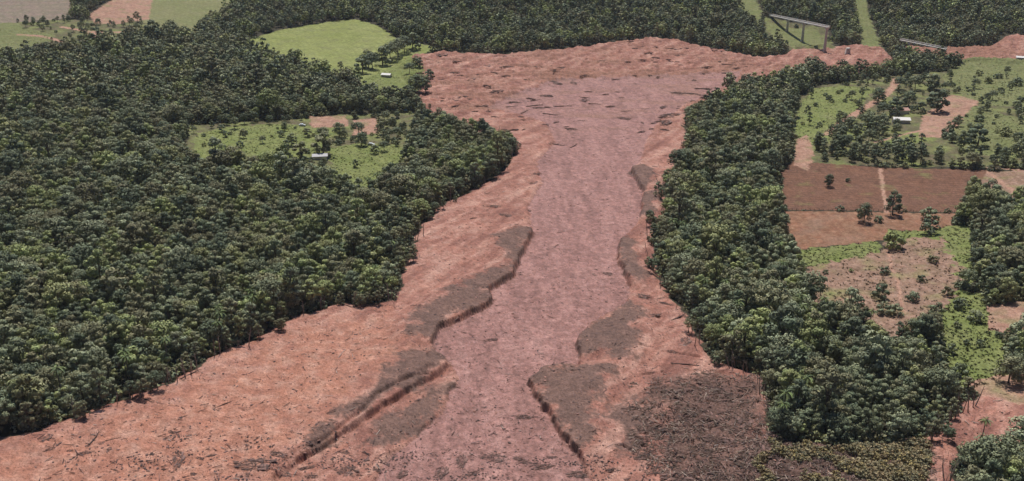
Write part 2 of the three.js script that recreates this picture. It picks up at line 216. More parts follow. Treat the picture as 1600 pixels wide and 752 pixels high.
const COVER = [
  ['mud', 'mud_bank', 'mud', 14, 2.2], ['mudeast', 'mud_bank', 'mud', 14, 3], ['bareright', 'mud_bank', 'mud', 9, 1.5],
  ['flow', 'mud_flow', 'flow', 9, 1.0],
  ['scrub', 'scrub_ground', 'scrub', 4, 5],
  ['sparsel', 'ground', 'thin', 6, 3], ['sparser', 'ground', 'thin', 6, 3], ['sparset', 'ground', 'thin', 9, 3], ['sparsev', 'ground', 'thin', 9, 3],
  ['meadowa', 'meadow', 'pale', 40, 2], ...['meadowh', 'meadowb', 'meadowc', 'meadowi', 'meadowj', 'meadowl', 'meadowo', 'meadowp', 'strip'].map((k) => [k, 'meadow', 'grass', 12, 2.5]),
  ...['meadowd', 'meadowm', 'meadown', 'meadowk', 'meadowf', 'meadowg', 'cutline'].map((k) => [k, 'meadow', 'mixed', 12, 3]), ['meadowe', 'meadow', 'dull', 40, 4],
  ['fieldtl', 'farm_field', 'far', 20, 4], ['fieldr', 'farm_field', 'rough', 12, 1],
  ['ploughed', 'ploughed_field', 'soil', 16, 0.6], ['redfield', 'ploughed_field', 'red', 9, 1.2], ['rough', 'farm_field', 'rough', 7, 4],
  ...['eartht', 'yarda', 'yardb', 'yardc', 'terrace', 'earthr', 'trackr'].map((k) => [k, 'bare_earth', 'earth', 8, 1.2]),
  ...Object.keys(TRACK).filter((k) => !k.startsWith('gully')).map((k) => [k, 'dirt_track', 'earth', 5, 0.5]),
].map(([k, mesh, tone, size, rag]) => ({ k, mesh, tone: C[tone], toneName: tone, size, rag, sd: S[k] }));

const WEEDS = { rough: ['grass', -.08], red: ['rough', .1], thin: ['grass', .3], earth: ['dull', -.1], grass: ['dull', -.1], mixed: ['dull', .05], pale: ['dull', 0], soil: ['grass', -.35] };
const OVERLAY = [['orange', ['orange'], 22], ['brown', ['brownband', 'browneast'], 16], ['silt', ['silta', 'siltb', 'siltc', 'siltd', 'silte', 'silti'], 9], ['silt', ['siltf', 'siltg', 'silth'], 5], ['brush', ['brush'], 12]];
function openness(x, z) {                                   // how far inside open ground (negative: how far into the woods)
  let m = -14;
  for (const c of COVER) m = Math.max(m, c.sd(x, z));
  return m;
}
function coverAt(x, z) {
  const wx = fbm(x * 0.16, z * 0.16, 3), wz = fbm(x * 0.16 + 40, z * 0.16 + 11, 3);
  let hit = null;
  for (const c of COVER) if (c.sd(x + wx * c.rag * 2, z + wz * c.rag * 2) > 0) hit = c;
  return hit;
}
const ledge = (sd, w) => { const t = clamp(sd / w); return t * t * (3 - 2 * t); };
const GULLY = Object.keys(TRACK).filter((k) => k.startsWith('gully')).map((k) => S[k]);
function height(x, z) {
  let y = land(x, z);
  for (const s of GULLY) { const q = s(x, z); if (q > -1.5) y -= 1.25 * ledge(q + .5 * noise(x * .2, z * .2), .8); }
  const sm = Math.max(S.mud(x, z), S.mudeast(x, z));
  if (sm > -13) {
    const wx = 2.2 * fbm(x * 0.16, z * 0.16, 3), wz = 2.2 * fbm(x * 0.16 + 40, z * 0.16 + 11, 3), X = x + wx * 0.9, Z = z + wz * 0.9;
    const sf = S.flow(X, Z), inMud = ledge(sm + 1 + wx, 4);
    const bank = 1 - ledge(sf + 0.85, 0.85);
    y += 0.5 * (1 - inMud) * ledge(sm + 13, 9);
    const silt = Math.max(S.silta(x, z), S.siltb(x, z), S.siltc(x, z), S.siltf(x, z), S.siltg(x, z), S.silth(x, z));
    y += inMud * bank * (0.75 + 2.0 * smooth(-10, 1, silt) + 0.25 * noise(x * 0.05, z * 0.05) + 0.05 * clamp(-sf, 0, 14));
    y += 1.5 * ledge(S.stepa(X, Z), 1.1) + .7 * ledge(S.stepb(X, Z), 1.6);
    y += .6 * ledge(S.stepc(X, Z), .8) + .5 * ledge(S.siltd(X, Z), .6);
    if (-z > 620) y += inMud * smooth(620, 720, -z) * (2.0 * (1 - Math.abs(noise(x * .03 + .5 * noise(z * .05, x * .03), z * .07))) ** 5 + 1.5 * (1 - Math.abs(noise(x * .08, z * .15 + 7))) ** 6) * (1 - .65 * ledge(sf, 6));
    const b = Math.max(S.brush(X, Z), S.scrub(X, Z)), mat = ledge(b, 3);
    if (mat > 0) y += mat * (1.3 * Math.abs(noise(x * 0.23 + 2 * noise(z * 0.1, x * 0.1), z * 0.42)) + 0.5 * Math.abs(noise(x * 0.7, z * 0.8 + 5)));
    const dry = inMud * bank;
    y += dry * (0.9 * fbm(x * 0.09, z * 0.09, 3) + 0.34 * fbm(x * 0.5 + 8, z * 0.5, 3));
    y += inMud * (1 - bank) * (0.3 * fbm(x * 0.3, z * 0.2 + 3, 3) + 0.22 * fbm(x * .9, z * 0.7, 2));
  }
  return y;
}
// ---------------------------------------------------------------- fine-grain textures (grain only, tiling in metres)
function grain(seed, size, lo, hi, specks, speckDark) {
  const r = rng(seed), d = new Uint8Array(size * size * 4), f = new Float32Array(size * size);
  for (let o = 0; o < 5; o++) {                             // tiling value noise
    const n = 8 << o, g = new Float32Array(n * n).map(() => r() - 0.5), a = [0.5, 0.5, 0.6, 0.7, 0.8][o];
    for (let y = 0; y < size; y++) for (let x = 0; x < size; x++) {
      const u = (x / size) * n, v = (y / size) * n, i = Math.floor(u), j = Math.floor(v), p = fade(u - i), q = fade(v - j), i1 = (i + 1) % n, j1 = (j + 1) % n;
      f[y * size + x] += a * ((g[j * n + i] * (1 - p) + g[j * n + i1] * p) * (1 - q) + (g[j1 * n + i] * (1 - p) + g[j1 * n + i1] * p) * q);
    }
  }
  for (let k = 0; k < specks; k++) {
    const cx = r() * size, cy = r() * size, rx = 1 + r() * r() * 5, ry = 1 + r() * 2.5, dk = speckDark * (0.5 + r());
    for (let y = -7; y <= 7; y++) for (let x = -7; x <= 7; x++) if ((x / rx) ** 2 + (y / ry) ** 2 < 1) f[((Math.floor(cy + y) + size) % size) * size + (Math.floor(cx + x) + size) % size] -= dk;
  }
  for (let i = 0; i < f.length; i++) { const v = 255 * clamp(lo + (hi - lo) * (0.5 + 0.45 * f[i])); d[i * 4] = d[i * 4 + 1] = d[i * 4 + 2] = v; d[i * 4 + 3] = 255; }
  const t = new THREE.DataTexture(d, size, size);
  t.wrapS = t.wrapT = THREE.RepeatWrapping; t.magFilter = THREE.LinearFilter; t.minFilter = THREE.LinearMipmapLinearFilter; t.needsUpdate = true; t.colorSpace = THREE.SRGBColorSpace;
  return t;
}
const grainMud = grain(5, 512, 0.70, 1.06, 700, 1.1), grainSoil = grain(6, 512, 0.66, 1.0, 300, 0.6), grainGrass = grain(7, 512, 0.62, 1.0, 0, 0);
const rep = (t, m) => { const c = t.clone(); c.repeat.set(1 / m, 1 / m); c.needsUpdate = true; return c; };
const groundMat = (t, m, rough, spec = 0.3) => new THREE.MeshPhysicalMaterial({ vertexColors: true, map: rep(t, m), bumpMap: rep(t, m), bumpScale: 0.3, roughness: rough, specularIntensity: spec });
const GM = {
  ground: groundMat(grainSoil, 19, 1), mud_bank: groundMat(grainMud, 23, 0.9), mud_flow: groundMat(grainMud, 29, 0.68, 0.3), meadow: groundMat(grainGrass, 17, 1),
  farm_field: groundMat(grainSoil, 21, 1), ploughed_field: groundMat(grainSoil, 25, 1), bare_earth: groundMat(grainSoil, 22, 1), dirt_track: groundMat(grainMud, 18, 1), scrub_ground: groundMat(grainSoil, 16, 1),
};
// ---------------------------------------------------------------- the ground, one sheet cut along the outlines
{
  const us = [], ds = [];
  for (let i = 0; i < 16; i++) us.push(-2.4 + 1.65 * (i / 16));
  const NU = 848; for (let i = 0; i <= NU; i++) us.push(-0.75 + 1.5 * (i / NU));
  for (let i = 1; i <= 16; i++) us.push(0.75 + 1.65 * (i / 16));
  for (let i = 0; i < 8; i++) ds.push(4 + 192 * (i / 8));
  const ND = 880; for (let i = 0; i <= ND; i++) ds.push(196 * Math.pow(1320 / 196, i / ND));
  for (let i = 1; i <= 23; i++) ds.push(1320 * Math.pow(5, i / 23));
  const W = us.length, H = ds.length, N = W * H, pos = new Float32Array(N * 3), col = new Float32Array(N * 3), uv = new Float32Array(N * 2), kind = new Uint8Array(N), plain = new Uint8Array(N);
  const names = ['ground', 'mud_bank', 'mud_flow', 'meadow', 'farm_field', 'ploughed_field', 'bare_earth', 'dirt_track', 'scrub_ground'];
  for (let j = 0; j < H; j++) for (let i = 0; i < W; i++) {
    const n = j * W + i, d = ds[j], x = us[i] * d, z = -d;
    const near = openness(x, z), hit = near > -9 ? coverAt(x, z) : null;
    const y = height(x, z);
    pos.set([x, y, z], n * 3); uv.set([x, z], n * 2);
    const bent = x + .55 * z, along = .55 * x - z;                    // the mud dried in streaks along the way it ran
    const streak = hit && (hit.toneName === 'mud') ? fbm(bent * .11, along * .022, 3) + .5 * fbm(bent * .5 + 9, along * .09, 2) : hit && hit.toneName === 'flow' ? 0.65 * fbm(x * .14 + .6 * noise(x * .05, z * .02), z * .02, 3) + .75 * fbm(x * .4, z * .3, 3) : 0;
    const tone = hit ? hit.tone : C.floor, size = hit ? hit.size : 8;
    const a = clamp(0.5 + 1.1 * fbm(x / size, z / size, 4)), b = clamp(0.5 + 1.3 * fbm(x / size * 2.7 + 31, z / size * 2.7, 3)), g = 1 + 0.22 * noise(x * 1.1, z * 1.1) + 0.12 * noise(x * 2.6, z * 2.6);
    let c = [0, 1, 2].map((k) => (tone[0][k] * (1 - a) + tone[1][k] * a) * (1 - 0.5 * b * b) + tone[2][k] * 0.5 * b * b);
    const weeds = hit && WEEDS[hit.toneName];                 // grass and bare earth mingle on the farmland
    if (weeds) { const w = clamp(weeds[1] + 1.7 * fbm(x * .07 + 22, z * .07 + 5, 4)) * .85, t = C[weeds[0]]; c = c.map((v, k) => v * (1 - w) + (t[0][k] * (1 - b) + t[1][k] * b) * w); }
    if (hit && hit.toneName === 'soil') { const f = 1 + 0.10 * Math.sin(z * 1.9 + 0.6 * noise(x * 0.05, z * 0.05)); c = c.map((v) => v * f); }
    if (streak) { const f = clamp(streak, -.6, .6); c = f > 0 ? c.map((v, k) => v + (tone[2][k] - v) * f * 1.5) : c.map((v, k) => v + (tone[1][k] * .82 - v) * -f * 1.9); }
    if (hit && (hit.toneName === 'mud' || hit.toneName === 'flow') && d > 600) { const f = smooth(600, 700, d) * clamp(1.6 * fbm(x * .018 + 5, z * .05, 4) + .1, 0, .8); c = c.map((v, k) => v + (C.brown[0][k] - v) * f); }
    if (hit && (hit.mesh === 'mud_bank' || hit.toneName === 'scrub')) for (const [tn, list, reach] of OVERLAY) {   // silt, matted brush: thin and patchy over the paler mud
      let sd = -14; for (const k of list) sd = Math.max(sd, S[k](x, z));
      if (sd <= -9) continue;
      const w = clamp((tn === 'silt' ? (reach < 9 ? .8 : .54) : .42) + sd / reach + 1.25 * fbm(x * .11 + 70, z * .11, 4) + .35 * noise(x * .8, z * .8)) * .95, m = C[tn], crisp = tn === 'silt' ? smooth(.25, .75, w) : w;
      const t2 = [0, 1, 2].map((k) => (m[0][k] * (1 - a) + m[1][k] * a) * (1 - .5 * b * b) + m[2][k] * .5 * b * b);
      c = c.map((v, k) => v * (1 - crisp) + t2[k] * crisp);
    }
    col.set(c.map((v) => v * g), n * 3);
    kind[n] = hit ? names.indexOf(hit.mesh) : 0;
    plain[n] = near < -8 ? 1 : 0;
  }
  const idx = names.map(() => []);
  const quad = (a, b, c, d) => { const l = idx[kind[a]]; l.push(a, b, c, b, d, c); };
  for (let j = 0; j < H - 1; j += 4) for (let i = 0; i < W - 1; i += 4) {
    const j2 = Math.min(j + 4, H - 1), i2 = Math.min(i + 4, W - 1);
    let flat = true;
    for (let q = j; q <= j2 && flat; q++) for (let p = i; p <= i2; p++) if (!plain[q * W + p]) { flat = false; break; }
    if (flat && i >= 16 && i2 <= W - 17 && j >= 8) { quad(j * W + i, j * W + i2, j2 * W + i, j2 * W + i2); continue; }
    for (let q = j; q < j2; q++) for (let p = i; p < i2; p++) quad(q * W + p, q * W + p + 1, (q + 1) * W + p, (q + 1) * W + p + 1);
  }
  // smooth normals over the whole sheet, so that the cuts between areas do not show
  const nor = new Float32Array(N * 3);
  for (let j = 0; j < H; j++) for (let i = 0; i < W; i++) {
    const l = (j * W + Math.max(0, i - 1)) * 3, r = (j * W + Math.min(W - 1, i + 1)) * 3, f = (Math.max(0, j - 1) * W + i) * 3, b = (Math.min(H - 1, j + 1) * W + i) * 3;
    const ux = pos[r] - pos[l], uy = pos[r + 1] - pos[l + 1], uz = pos[r + 2] - pos[l + 2], vx = pos[b] - pos[f], vy = pos[b + 1] - pos[f + 1], vz = pos[b + 2] - pos[f + 2];
    let nx = uy * vz - uz * vy, ny = uz * vx - ux * vz, nz = ux * vy - uy * vx; const m = Math.hypot(nx, ny, nz) * (ny < 0 ? -1 : 1);
    nor.set([nx / m, ny / m, nz / m], (j * W + i) * 3);
  }
  let tris = 0;
  names.forEach((name, k) => {
    const used = new Map(), list = idx[k]; if (!list.length) return;
    const P = [], Nn = [], Cc = [], U = [], I = new Uint32Array(list.length);
    for (let q = 0; q < list.length; q++) {
      const v = list[q]; let t = used.get(v);
      if (t === undefined) { t = used.size; used.set(v, t); P.push(pos[v * 3], pos[v * 3 + 1], pos[v * 3 + 2]); Nn.push(nor[v * 3], nor[v * 3 + 1], nor[v * 3 + 2]); Cc.push(col[v * 3], col[v * 3 + 1], col[v * 3 + 2]); U.push(uv[v * 2], uv[v * 2 + 1]); }
      I[q] = t;
    }
    const g = new THREE.BufferGeometry();
    g.setAttribute('position', new THREE.Float32BufferAttribute(P, 3)); g.setAttribute('normal', new THREE.Float32BufferAttribute(Nn, 3)); g.setAttribute('color', new THREE.Float32BufferAttribute(Cc, 3)); g.setAttribute('uv', new THREE.Float32BufferAttribute(U, 2));
    g.setIndex(new THREE.BufferAttribute(I, 1));
    const m = new THREE.Mesh(g, GM[name]); m.name = name; m.userData.kind = 'structure'; m.castShadow = m.receiveShadow = true; scene.add(m);
    tris += list.length / 3;
  });
  console.log('ground triangles', tris);
}
// ---------------------------------------------------------------- naming and tagging of things
const taken = new Map();
const numbered = (n) => { const k = taken.get(n) ?? 0; taken.set(n, k + 1); return k ? `${n}_${String(k).padStart(3, '0')}` : n; };
function tag(o, label, category, group) { o.userData.label = label; o.userData.category = category; if (group) o.userData.group = group; return o; }
function put(o, name, x, z, turn = 0, sink = 0) { o.name = numbered(name); o.position.set(x, height(x, z) - sink, z); o.rotation.y = turn; scene.add(o); return o; }
const part = (name, g, m, parent) => { const o = new THREE.Mesh(g, m); o.name = name; parent.add(o); return o; };

// ---------------------------------------------------------------- trees
const wood = [.10, .075, .055];
function tubeTaper(p, q, r0, r1, seg = 6) {                 // a tapered limb from p to q
  const d = new THREE.Vector3().subVectors(q, p), g = new THREE.CylinderGeometry(r1, r0, d.length(), seg, 1, true);
  g.translate(0, d.length() / 2, 0); g.applyQuaternion(new THREE.Quaternion().setFromUnitVectors(new THREE.Vector3(0, 1, 0), d.clone().normalize())); g.translate(p.x, p.y, p.z);
  return g;
}
function paint(g, c) { const n = g.attributes.position.count, a = new Float32Array(n * 3); for (let i = 0; i < n; i++) a.set(c, i * 3); g.setAttribute('color', new THREE.BufferAttribute(a, 3)); g.deleteAttribute('uv'); return g; }
function trunkShape(seed, { H, R, base }) {
  const r = rng(seed), V = (x, y, z) => new THREE.Vector3(x, y, z), parts = [], lean = V((r() - .5) * .9, H * .55, (r() - .5) * .9);
  parts.push(tubeTaper(V(0, -.6, 0), lean, base, base * .6));
  const n = 4 + Math.floor(r() * 2);
  for (let k = 0; k < n; k++) { const a = (k + r() * .6) / n * 6.283; parts.push(tubeTaper(lean.clone().multiplyScalar(.75 + .25 * r()), V(lean.x + Math.cos(a) * R * .6, H * (.74 + .12 * r()), lean.z + Math.sin(a) * R * .6), base * .45, base * .12, 5)); }
  parts.push(tubeTaper(lean, V(lean.x, H * .9, lean.z), base * .55, base * .15, 5));
  return paint(mergeGeometries(parts.map((g) => g.toNonIndexed())), wood);
}
function crownShape(seed, { H, R, low, clumps, leaves, leaf, open = 0, tall = 1 }) {
  const r = rng(seed), P = [], N = [], Cc = [], cy = H * low + (H * (1 - low)) * .40, ry = H * (1 - low) * .60 * tall;
  const cs = [];
  for (let k = 0; k < clumps; k++) {
    const up = 1 - (k + .5) / clumps * 1.7, a = k * 2.39996 + r() * .8, s = Math.sqrt(Math.max(0, 1 - up * up)), q = .58 + .2 * r();
    cs.push([Math.cos(a) * s * R * q * (.85 + .3 * r()), cy + up * ry * (.62 + .22 * r()), Math.sin(a) * s * R * q * (.85 + .3 * r()), R * (.30 + .2 * r()), .75 + .5 * r(), r()]);
  }
  const n = new THREE.Vector3(), t = new THREE.Vector3(), b = new THREE.Vector3(), m = new THREE.Vector3();
  for (let i = 0; i < leaves; i++) {
    const c = cs[Math.floor(r() * clumps)];
    let x, y, z; do { x = r() * 2 - 1; y = r() * 2 - 1; z = r() * 2 - 1; } while (x * x + y * y + z * z > 1 || x * x + y * y + z * z < .05 || y < -.62 * Math.hypot(x, y, z));
    n.set(x, y, z).normalize();
    const q = c[3] * (.72 + .36 * r()), px = c[0] + n.x * q, py = c[1] + n.y * q * .8, pz = c[2] + n.z * q;
    m.set(n.x + (r() - .5) * .9, n.y + .2 + (r() - .5) * .9, n.z + (r() - .5) * .9).normalize();
    t.set(r() - .5, r() - .5, r() - .5).cross(m).normalize(); b.crossVectors(m, t);
    const s = leaf * (.6 + .8 * r()), w = s * (.45 + .3 * r());
    const A = [px - t.x * s, py - t.y * s, pz - t.z * s], B = [px + b.x * w, py + b.y * w, pz + b.z * w], D = [px + t.x * s - m.x * s * .3, py + t.y * s - m.y * s * .3, pz + t.z * s - m.z * s * .3], E = [px - b.x * w, py - b.y * w, pz - b.z * w];
    P.push(...A, ...E, ...B, ...E, ...D, ...B);
    const nx = m.x * .4 + n.x * .6, ny = m.y * .4 + n.y * .6, nz = m.z * .4 + n.z * .6, l = Math.hypot(nx, ny, nz);
    const k = c[4] * (.72 + .56 * r()), warm = c[5] * .3 + r() * .15;
    for (let v = 0; v < 6; v++) { N.push(nx / l, ny / l, nz / l); Cc.push(.185 * k * (1 + warm * .4), .208 * k * (1 + .08 * warm), .118 * k); }
  }
  const g = new THREE.BufferGeometry();
  g.setAttribute('position', new THREE.Float32BufferAttribute(P, 3)); g.setAttribute('normal', new THREE.Float32BufferAttribute(N, 3)); g.setAttribute('color', new THREE.Float32BufferAttribute(Cc, 3));
  return g;
}
const HUE = ['mid green', 'brownish green', 'dark bluish green', 'olive yellow', 'grey green', 'dull brown green', 'very dark green', 'bright yellow green'];
const BULK = (s) => (s < .72 ? 'small' : s < .95 ? 'middling' : 'tall broad');
const TONES = [[.92, .95, .9], [1.02, .94, .86], [.70, .78, .76], [1.16, 1.12, .82], [1.2, 1.22, 1.24], [.9, .8, .72], [.55, .62, .60], [1.3, 1.36, .92]];
const leafMats = TONES.map((t) => new THREE.MeshStandardMaterial({ vertexColors: true, color: new THREE.Color().setRGB(...t), roughness: .9, side: THREE.DoubleSide }));
const barkMat = new THREE.MeshStandardMaterial({ vertexColors: true, roughness: .95 });
const treeMat = new THREE.MeshStandardMaterial({ vertexColors: true, roughness: .9, side: THREE.DoubleSide });
const NEAR = [], FAR = [];
{ const r = rng(300);
  const KIND = [[11, 3.2, .12, 12, .30, 1], [13, 3.9, .22, 10, .36, .9], [9, 2.6, .08, 9, .26, 1.05], [12.5, 4.6, .34, 14, .33, .75], [14.5, 2.9, .14, 13, .30, 1.1], [10, 3.5, .1, 16, .24, 1], [8.5, 3.0, .06, 8, .42, .95]];   // height, radius, lowest leaves, lobes, leaf size
  KIND.forEach(([H, R, low, clumps, leaf, tall], k) => { const o = { H, R, low, clumps, leaf, tall, base: .2 + .006 * H, leaves: Math.round(330 * R * .105 / leaf / leaf * 1.15) }; NEAR.push({ trunk: trunkShape(900 + k, o), crown: crownShape(400 + k, o), ...o }); });
  for (let k = 0; k < 5; k++) { const [H, R, low, clumps, , tall] = KIND[k], o = { H, R: R * 1.05, low, base: .24, clumps: clumps - 2, tall, leaves: 340, leaf: .6 }; FAR.push(mergeGeometries([trunkShape(950 + k, o), crownShape(500 + k, o)])); } }
const NEARALL = NEAR.map((t) => mergeGeometries([t.trunk, t.crown]));
function makeTree(k, tone) { const o = new THREE.Group(); part('trunk', NEAR[k].trunk, barkMat, o); part('crown', NEAR[k].crown, leafMats[tone], o); return o; }
const treeProtos = new Map();
function broadTree(x, z, k, tone, s, turn, name, label, group, flat = 1) {
  const key = k * 10 + tone;
  let o = treeProtos.get(key); if (!o) { o = makeTree(k, tone); treeProtos.set(key, o); } o = o.clone();
  put(o, name, x, z, turn, .1); o.scale.set(s, s * flat, s);
  return tag(o, label, 'tree', group);
}
// the woods: a candidate every few metres wherever no open ground lies; the nearest trees of each wood stand singly, the rest as one mass
{
  const r = rng(1234), left = [], right = [], far = [];
  const slope = Math.tan(27.5 * Math.PI / 360) * 1024 / 481;
  for (let d = 205; d < 1330; ) {
    const s = d < 650 ? 4.4 : d < 900 ? 5.0 : 5.9;
    const half = d * (slope + .1) + 20;
    for (let x = -half + r() * s; x < half; x += s) {
      const X = x + (r() - .5) * s * .9, Z = -d + (r() - .5) * s * .9, o = openness(X, Z);
      if (o > -1.2 - 5 * Math.max(0, fbm(X * .07, Z * .07, 2)) + 2.2 * Math.max(0, noise(X * .11 + 9, Z * .11) - .3)) continue;
      if (d > 1000 && r() < .12) continue;
      const k = r(), size = (.6 + .42 * r() + .6 * r() ** 6 + .22 * noise(X * .03, Z * .03)) * (o > -5 ? .84 : 1) * (r() < .035 ? 1.4 : 1);
      const t = { x: X, z: Z, d: Math.hypot(X, Z), k, size, turn: r() * 6.283, tone: clamp(.5 + .8 * fbm(X * .02, Z * .02, 2) + (r() - .5) * 1.1), o, inFrame: Math.abs(X) < d * slope * .93 };
      (-Z > 880 + 30 * Math.sin(X * .01) ? far : X < 40 + .03 * d ? left : right).push(t);
    }
    d += s * .88;
  }
  const pick = (a) => { const s = a.filter((t) => t.inFrame && t.d > 235).sort((p, q) => p.d - q.d).slice(0, 150); const set = new Set(s); return [s, a.filter((t) => !set.has(t))]; };
  const toneOf = (t) => Math.min(7, Math.floor(t.tone * 8));
  const mass = (list, name, label, category) => {
    const root = new THREE.Group(); root.name = name; root.userData.kind = 'stuff'; tag(root, label, category); scene.add(root);
    const bins = new Map(), c = new THREE.Color(), m = new THREE.Matrix4(), q = new THREE.Quaternion(), up = new THREE.Vector3(0, 1, 0);
    for (const t of list) { const n = t.d < 720, key = (n ? 'n' : 'f') + Math.floor(t.k * (n ? 7 : 5)); if (!bins.has(key)) bins.set(key, []); bins.get(key).push(t); }
    for (const [key, l] of [...bins].sort()) {
      const im = new THREE.InstancedMesh((key[0] === 'n' ? NEARALL : FAR)[+key.slice(1)], treeMat, l.length); im.name = 'trees'; im.userData.kind = 'stuff';
      l.forEach((t, i) => { m.compose(new THREE.Vector3(t.x, height(t.x, t.z) - .1, t.z), q.setFromAxisAngle(up, t.turn), new THREE.Vector3(t.size, t.size * (.92 + .16 * t.k), t.size)); im.setMatrixAt(i, m); const T = TONES[toneOf(t)]; const f = .78 + .44 * ((t.turn * 7.3) % 1); im.setColorAt(i, c.setRGB(T[0] * f, T[1] * f, T[2] * f)); });
      root.add(im);
    }
    return list.length;
  };
  const [l1, l2] = pick(left), [r1, r2] = pick(right);
  for (const t of l1) broadTree(t.x, t.z, Math.floor(t.k * 7), toneOf(t), t.size, t.turn, 'forest_tree', `${BULK(t.size)} ${HUE[toneOf(t)]} tree ${t.o > -5 ? 'at the edge of' : 'deep in'} the wood above orange mud bank`, 'trees of the wood above the orange mud bank');
  for (const t of r1) broadTree(t.x, t.z, Math.floor(t.k * 7), toneOf(t), t.size, t.turn, 'forest_tree', `${BULK(t.size)} ${HUE[toneOf(t)]} tree ${t.o > -5 ? 'edging' : 'within'} the wood between mud flow and fields`, 'trees of the wood between mud flow and fields');
  console.log('trees', l1.length, mass(l2, 'hillside_forest', 'closed green forest canopy rolling up the hillside behind the mud bank', 'forest'), r1.length, mass(r2, 'valley_wood', 'green wood stretching between the mud flow and the farmland', 'wood'), mass(far, 'hill_forest', 'far grey green forest covering the hill above the mud', 'forest'));
}
// ---------------------------------------------------------------- shrubs and single trees
const SHRUB = [];
{ const r = rng(610); for (let k = 0; k < 4; k++) { const o = { H: 2.6 + r(), R: 1.9, low: 0, base: .1, clumps: 8, leaves: 420, leaf: .26 }; SHRUB.push({ trunk: trunkShape(980 + k, o), crown: crownShape(620 + k, o), R: 1.9 }); } }
function shrub(x, z, k, tone, width, turn, label, group, tall = 1) {
  const o = new THREE.Group(); part('stem', SHRUB[k].trunk, barkMat, o); part('foliage', SHRUB[k].crown, leafMats[tone], o);
  if (group) label = `${width < 3 ? 'tiny' : width < 5 ? 'small' : 'wide'} ${HUE[tone]} ${label}`; const s = width / 2 / SHRUB[k].R; put(o, 'shrub', x, z, turn, .05); o.scale.set(s, s * tall, s); return tag(o, label, 'shrub', group);
}
const own = rng(4242);
const plant = (list, name, label, group, tones = [0, 2, 6]) => list.forEach(([x, z, w]) => { if (!w) return; const k = [0, 5, 6, 3][Math.floor(own() * 4)], t = tones[Math.floor(own() * tones.length)]; broadTree(x, z, k, t, w / 2 / NEAR[k].R, own() * 6.28, name, group ? `${w < 6 ? 'small' : w < 9 ? 'middling' : 'large'} ${HUE[t]} ${label}` : label, group, .82); });
broadTree(...SPOT.fieldTree[0].slice(0, 2), 5, 6, SPOT.fieldTree[0][2] / 7, .4, 'round_tree', 'small round dark tree alone in the brown ploughed field');
broadTree(...SPOT.fieldTree[1].slice(0, 2), 5, 2, SPOT.fieldTree[1][2] / 7, 1.4, 'field_tree', 'dark tree on the red field edge with a shrub beside it');
broadTree(...SPOT.fieldTree[2].slice(0, 2), 0, 2, SPOT.fieldTree[2][2] / 6.6, 2.4, 'field_tree', 'dark spreading tree beside the pale field path');
plant(SPOT.farmTree.slice(0, 1), 'terrace_tree', 'large dark tree casting a round shadow on the pale earth terrace', undefined, [6]);
plant(SPOT.farmTree.slice(1), 'farm_tree', 'tree scattered among the small farm plots', 'trees scattered among the farm plots');
plant(SPOT.cornerTree, 'roadside_tree', 'leafy tree beside the orange dirt track', 'trees beside the orange dirt track', [0, 1, 4]);
plant(SPOT.hedgeTree, 'hedgerow_tree', 'tree in the hedgerow between pale meadow and mud', 'hedgerow trees between pale meadow and mud', [0, 2]);
plant(SPOT.clearTree.slice(0, 19), 'clearing_tree', 'tree standing around the woodland clearing', 'trees around the woodland clearing', [0, 1, 2]);
plant(SPOT.clearTree.slice(19), 'meadow_tree', 'tree by the pale meadow and the mud edge', 'trees by the pale meadow and mud edge', [2, 6]);
plant(SPOT.fringeTree, 'mud_edge_tree', 'lone tree standing in the mud along the wood edge', 'lone trees standing in the mud', [2, 5, 6]);
SPOT.fieldShrub.forEach(([x, z, w], i) => shrub(x, z, i % 4, [6, 2, 4, 2, 7, 5][i % 6], w, i, 'shrub on the red and stony field ground', 'shrubs on the red and stony fields'));
SPOT.meadowShrub.forEach(([x, z, w], i) => w && shrub(x, z, i % 4, [2, 0, 6][i % 3], w, i, 'rounded shrub on the bright green meadow by the dirt track', 'shrubs on the bright green meadow'));
SPOT.farmShrub.forEach(([x, z, w], i) => shrub(x, z, i % 4, [0, 2, 3][i % 3], w, i * 2, 'shrub dotted over the small farm plots', 'shrubs over the small farm plots'));
{ const r = rng(808); let n = 0, guard = 0;                // stragglers left standing in the mud along the woods
  while (n < 70 && guard++ < 60000) { const d = 260 * Math.pow(3.3, r()), x = (r() - .5) * 1.04 * d, z = -d, s = S.mud(x, z); if (s < 0 || s > 5 || S.scrub(x, z) > -3 || S.brush(x, z) > -3 || fbm(x * .06, z * .06, 2) < 0) continue; n++; const t = [2, 5, 6, 1][n % 4], q = .28 + .35 * r(); broadTree(x, z, n % 7, t, q, r() * 6.28, 'mud_edge_tree', `${q < .42 ? 'small' : 'middling'} ${HUE[t]} tree left standing in mud along the wood edge`, 'trees left standing in the mud'); } }
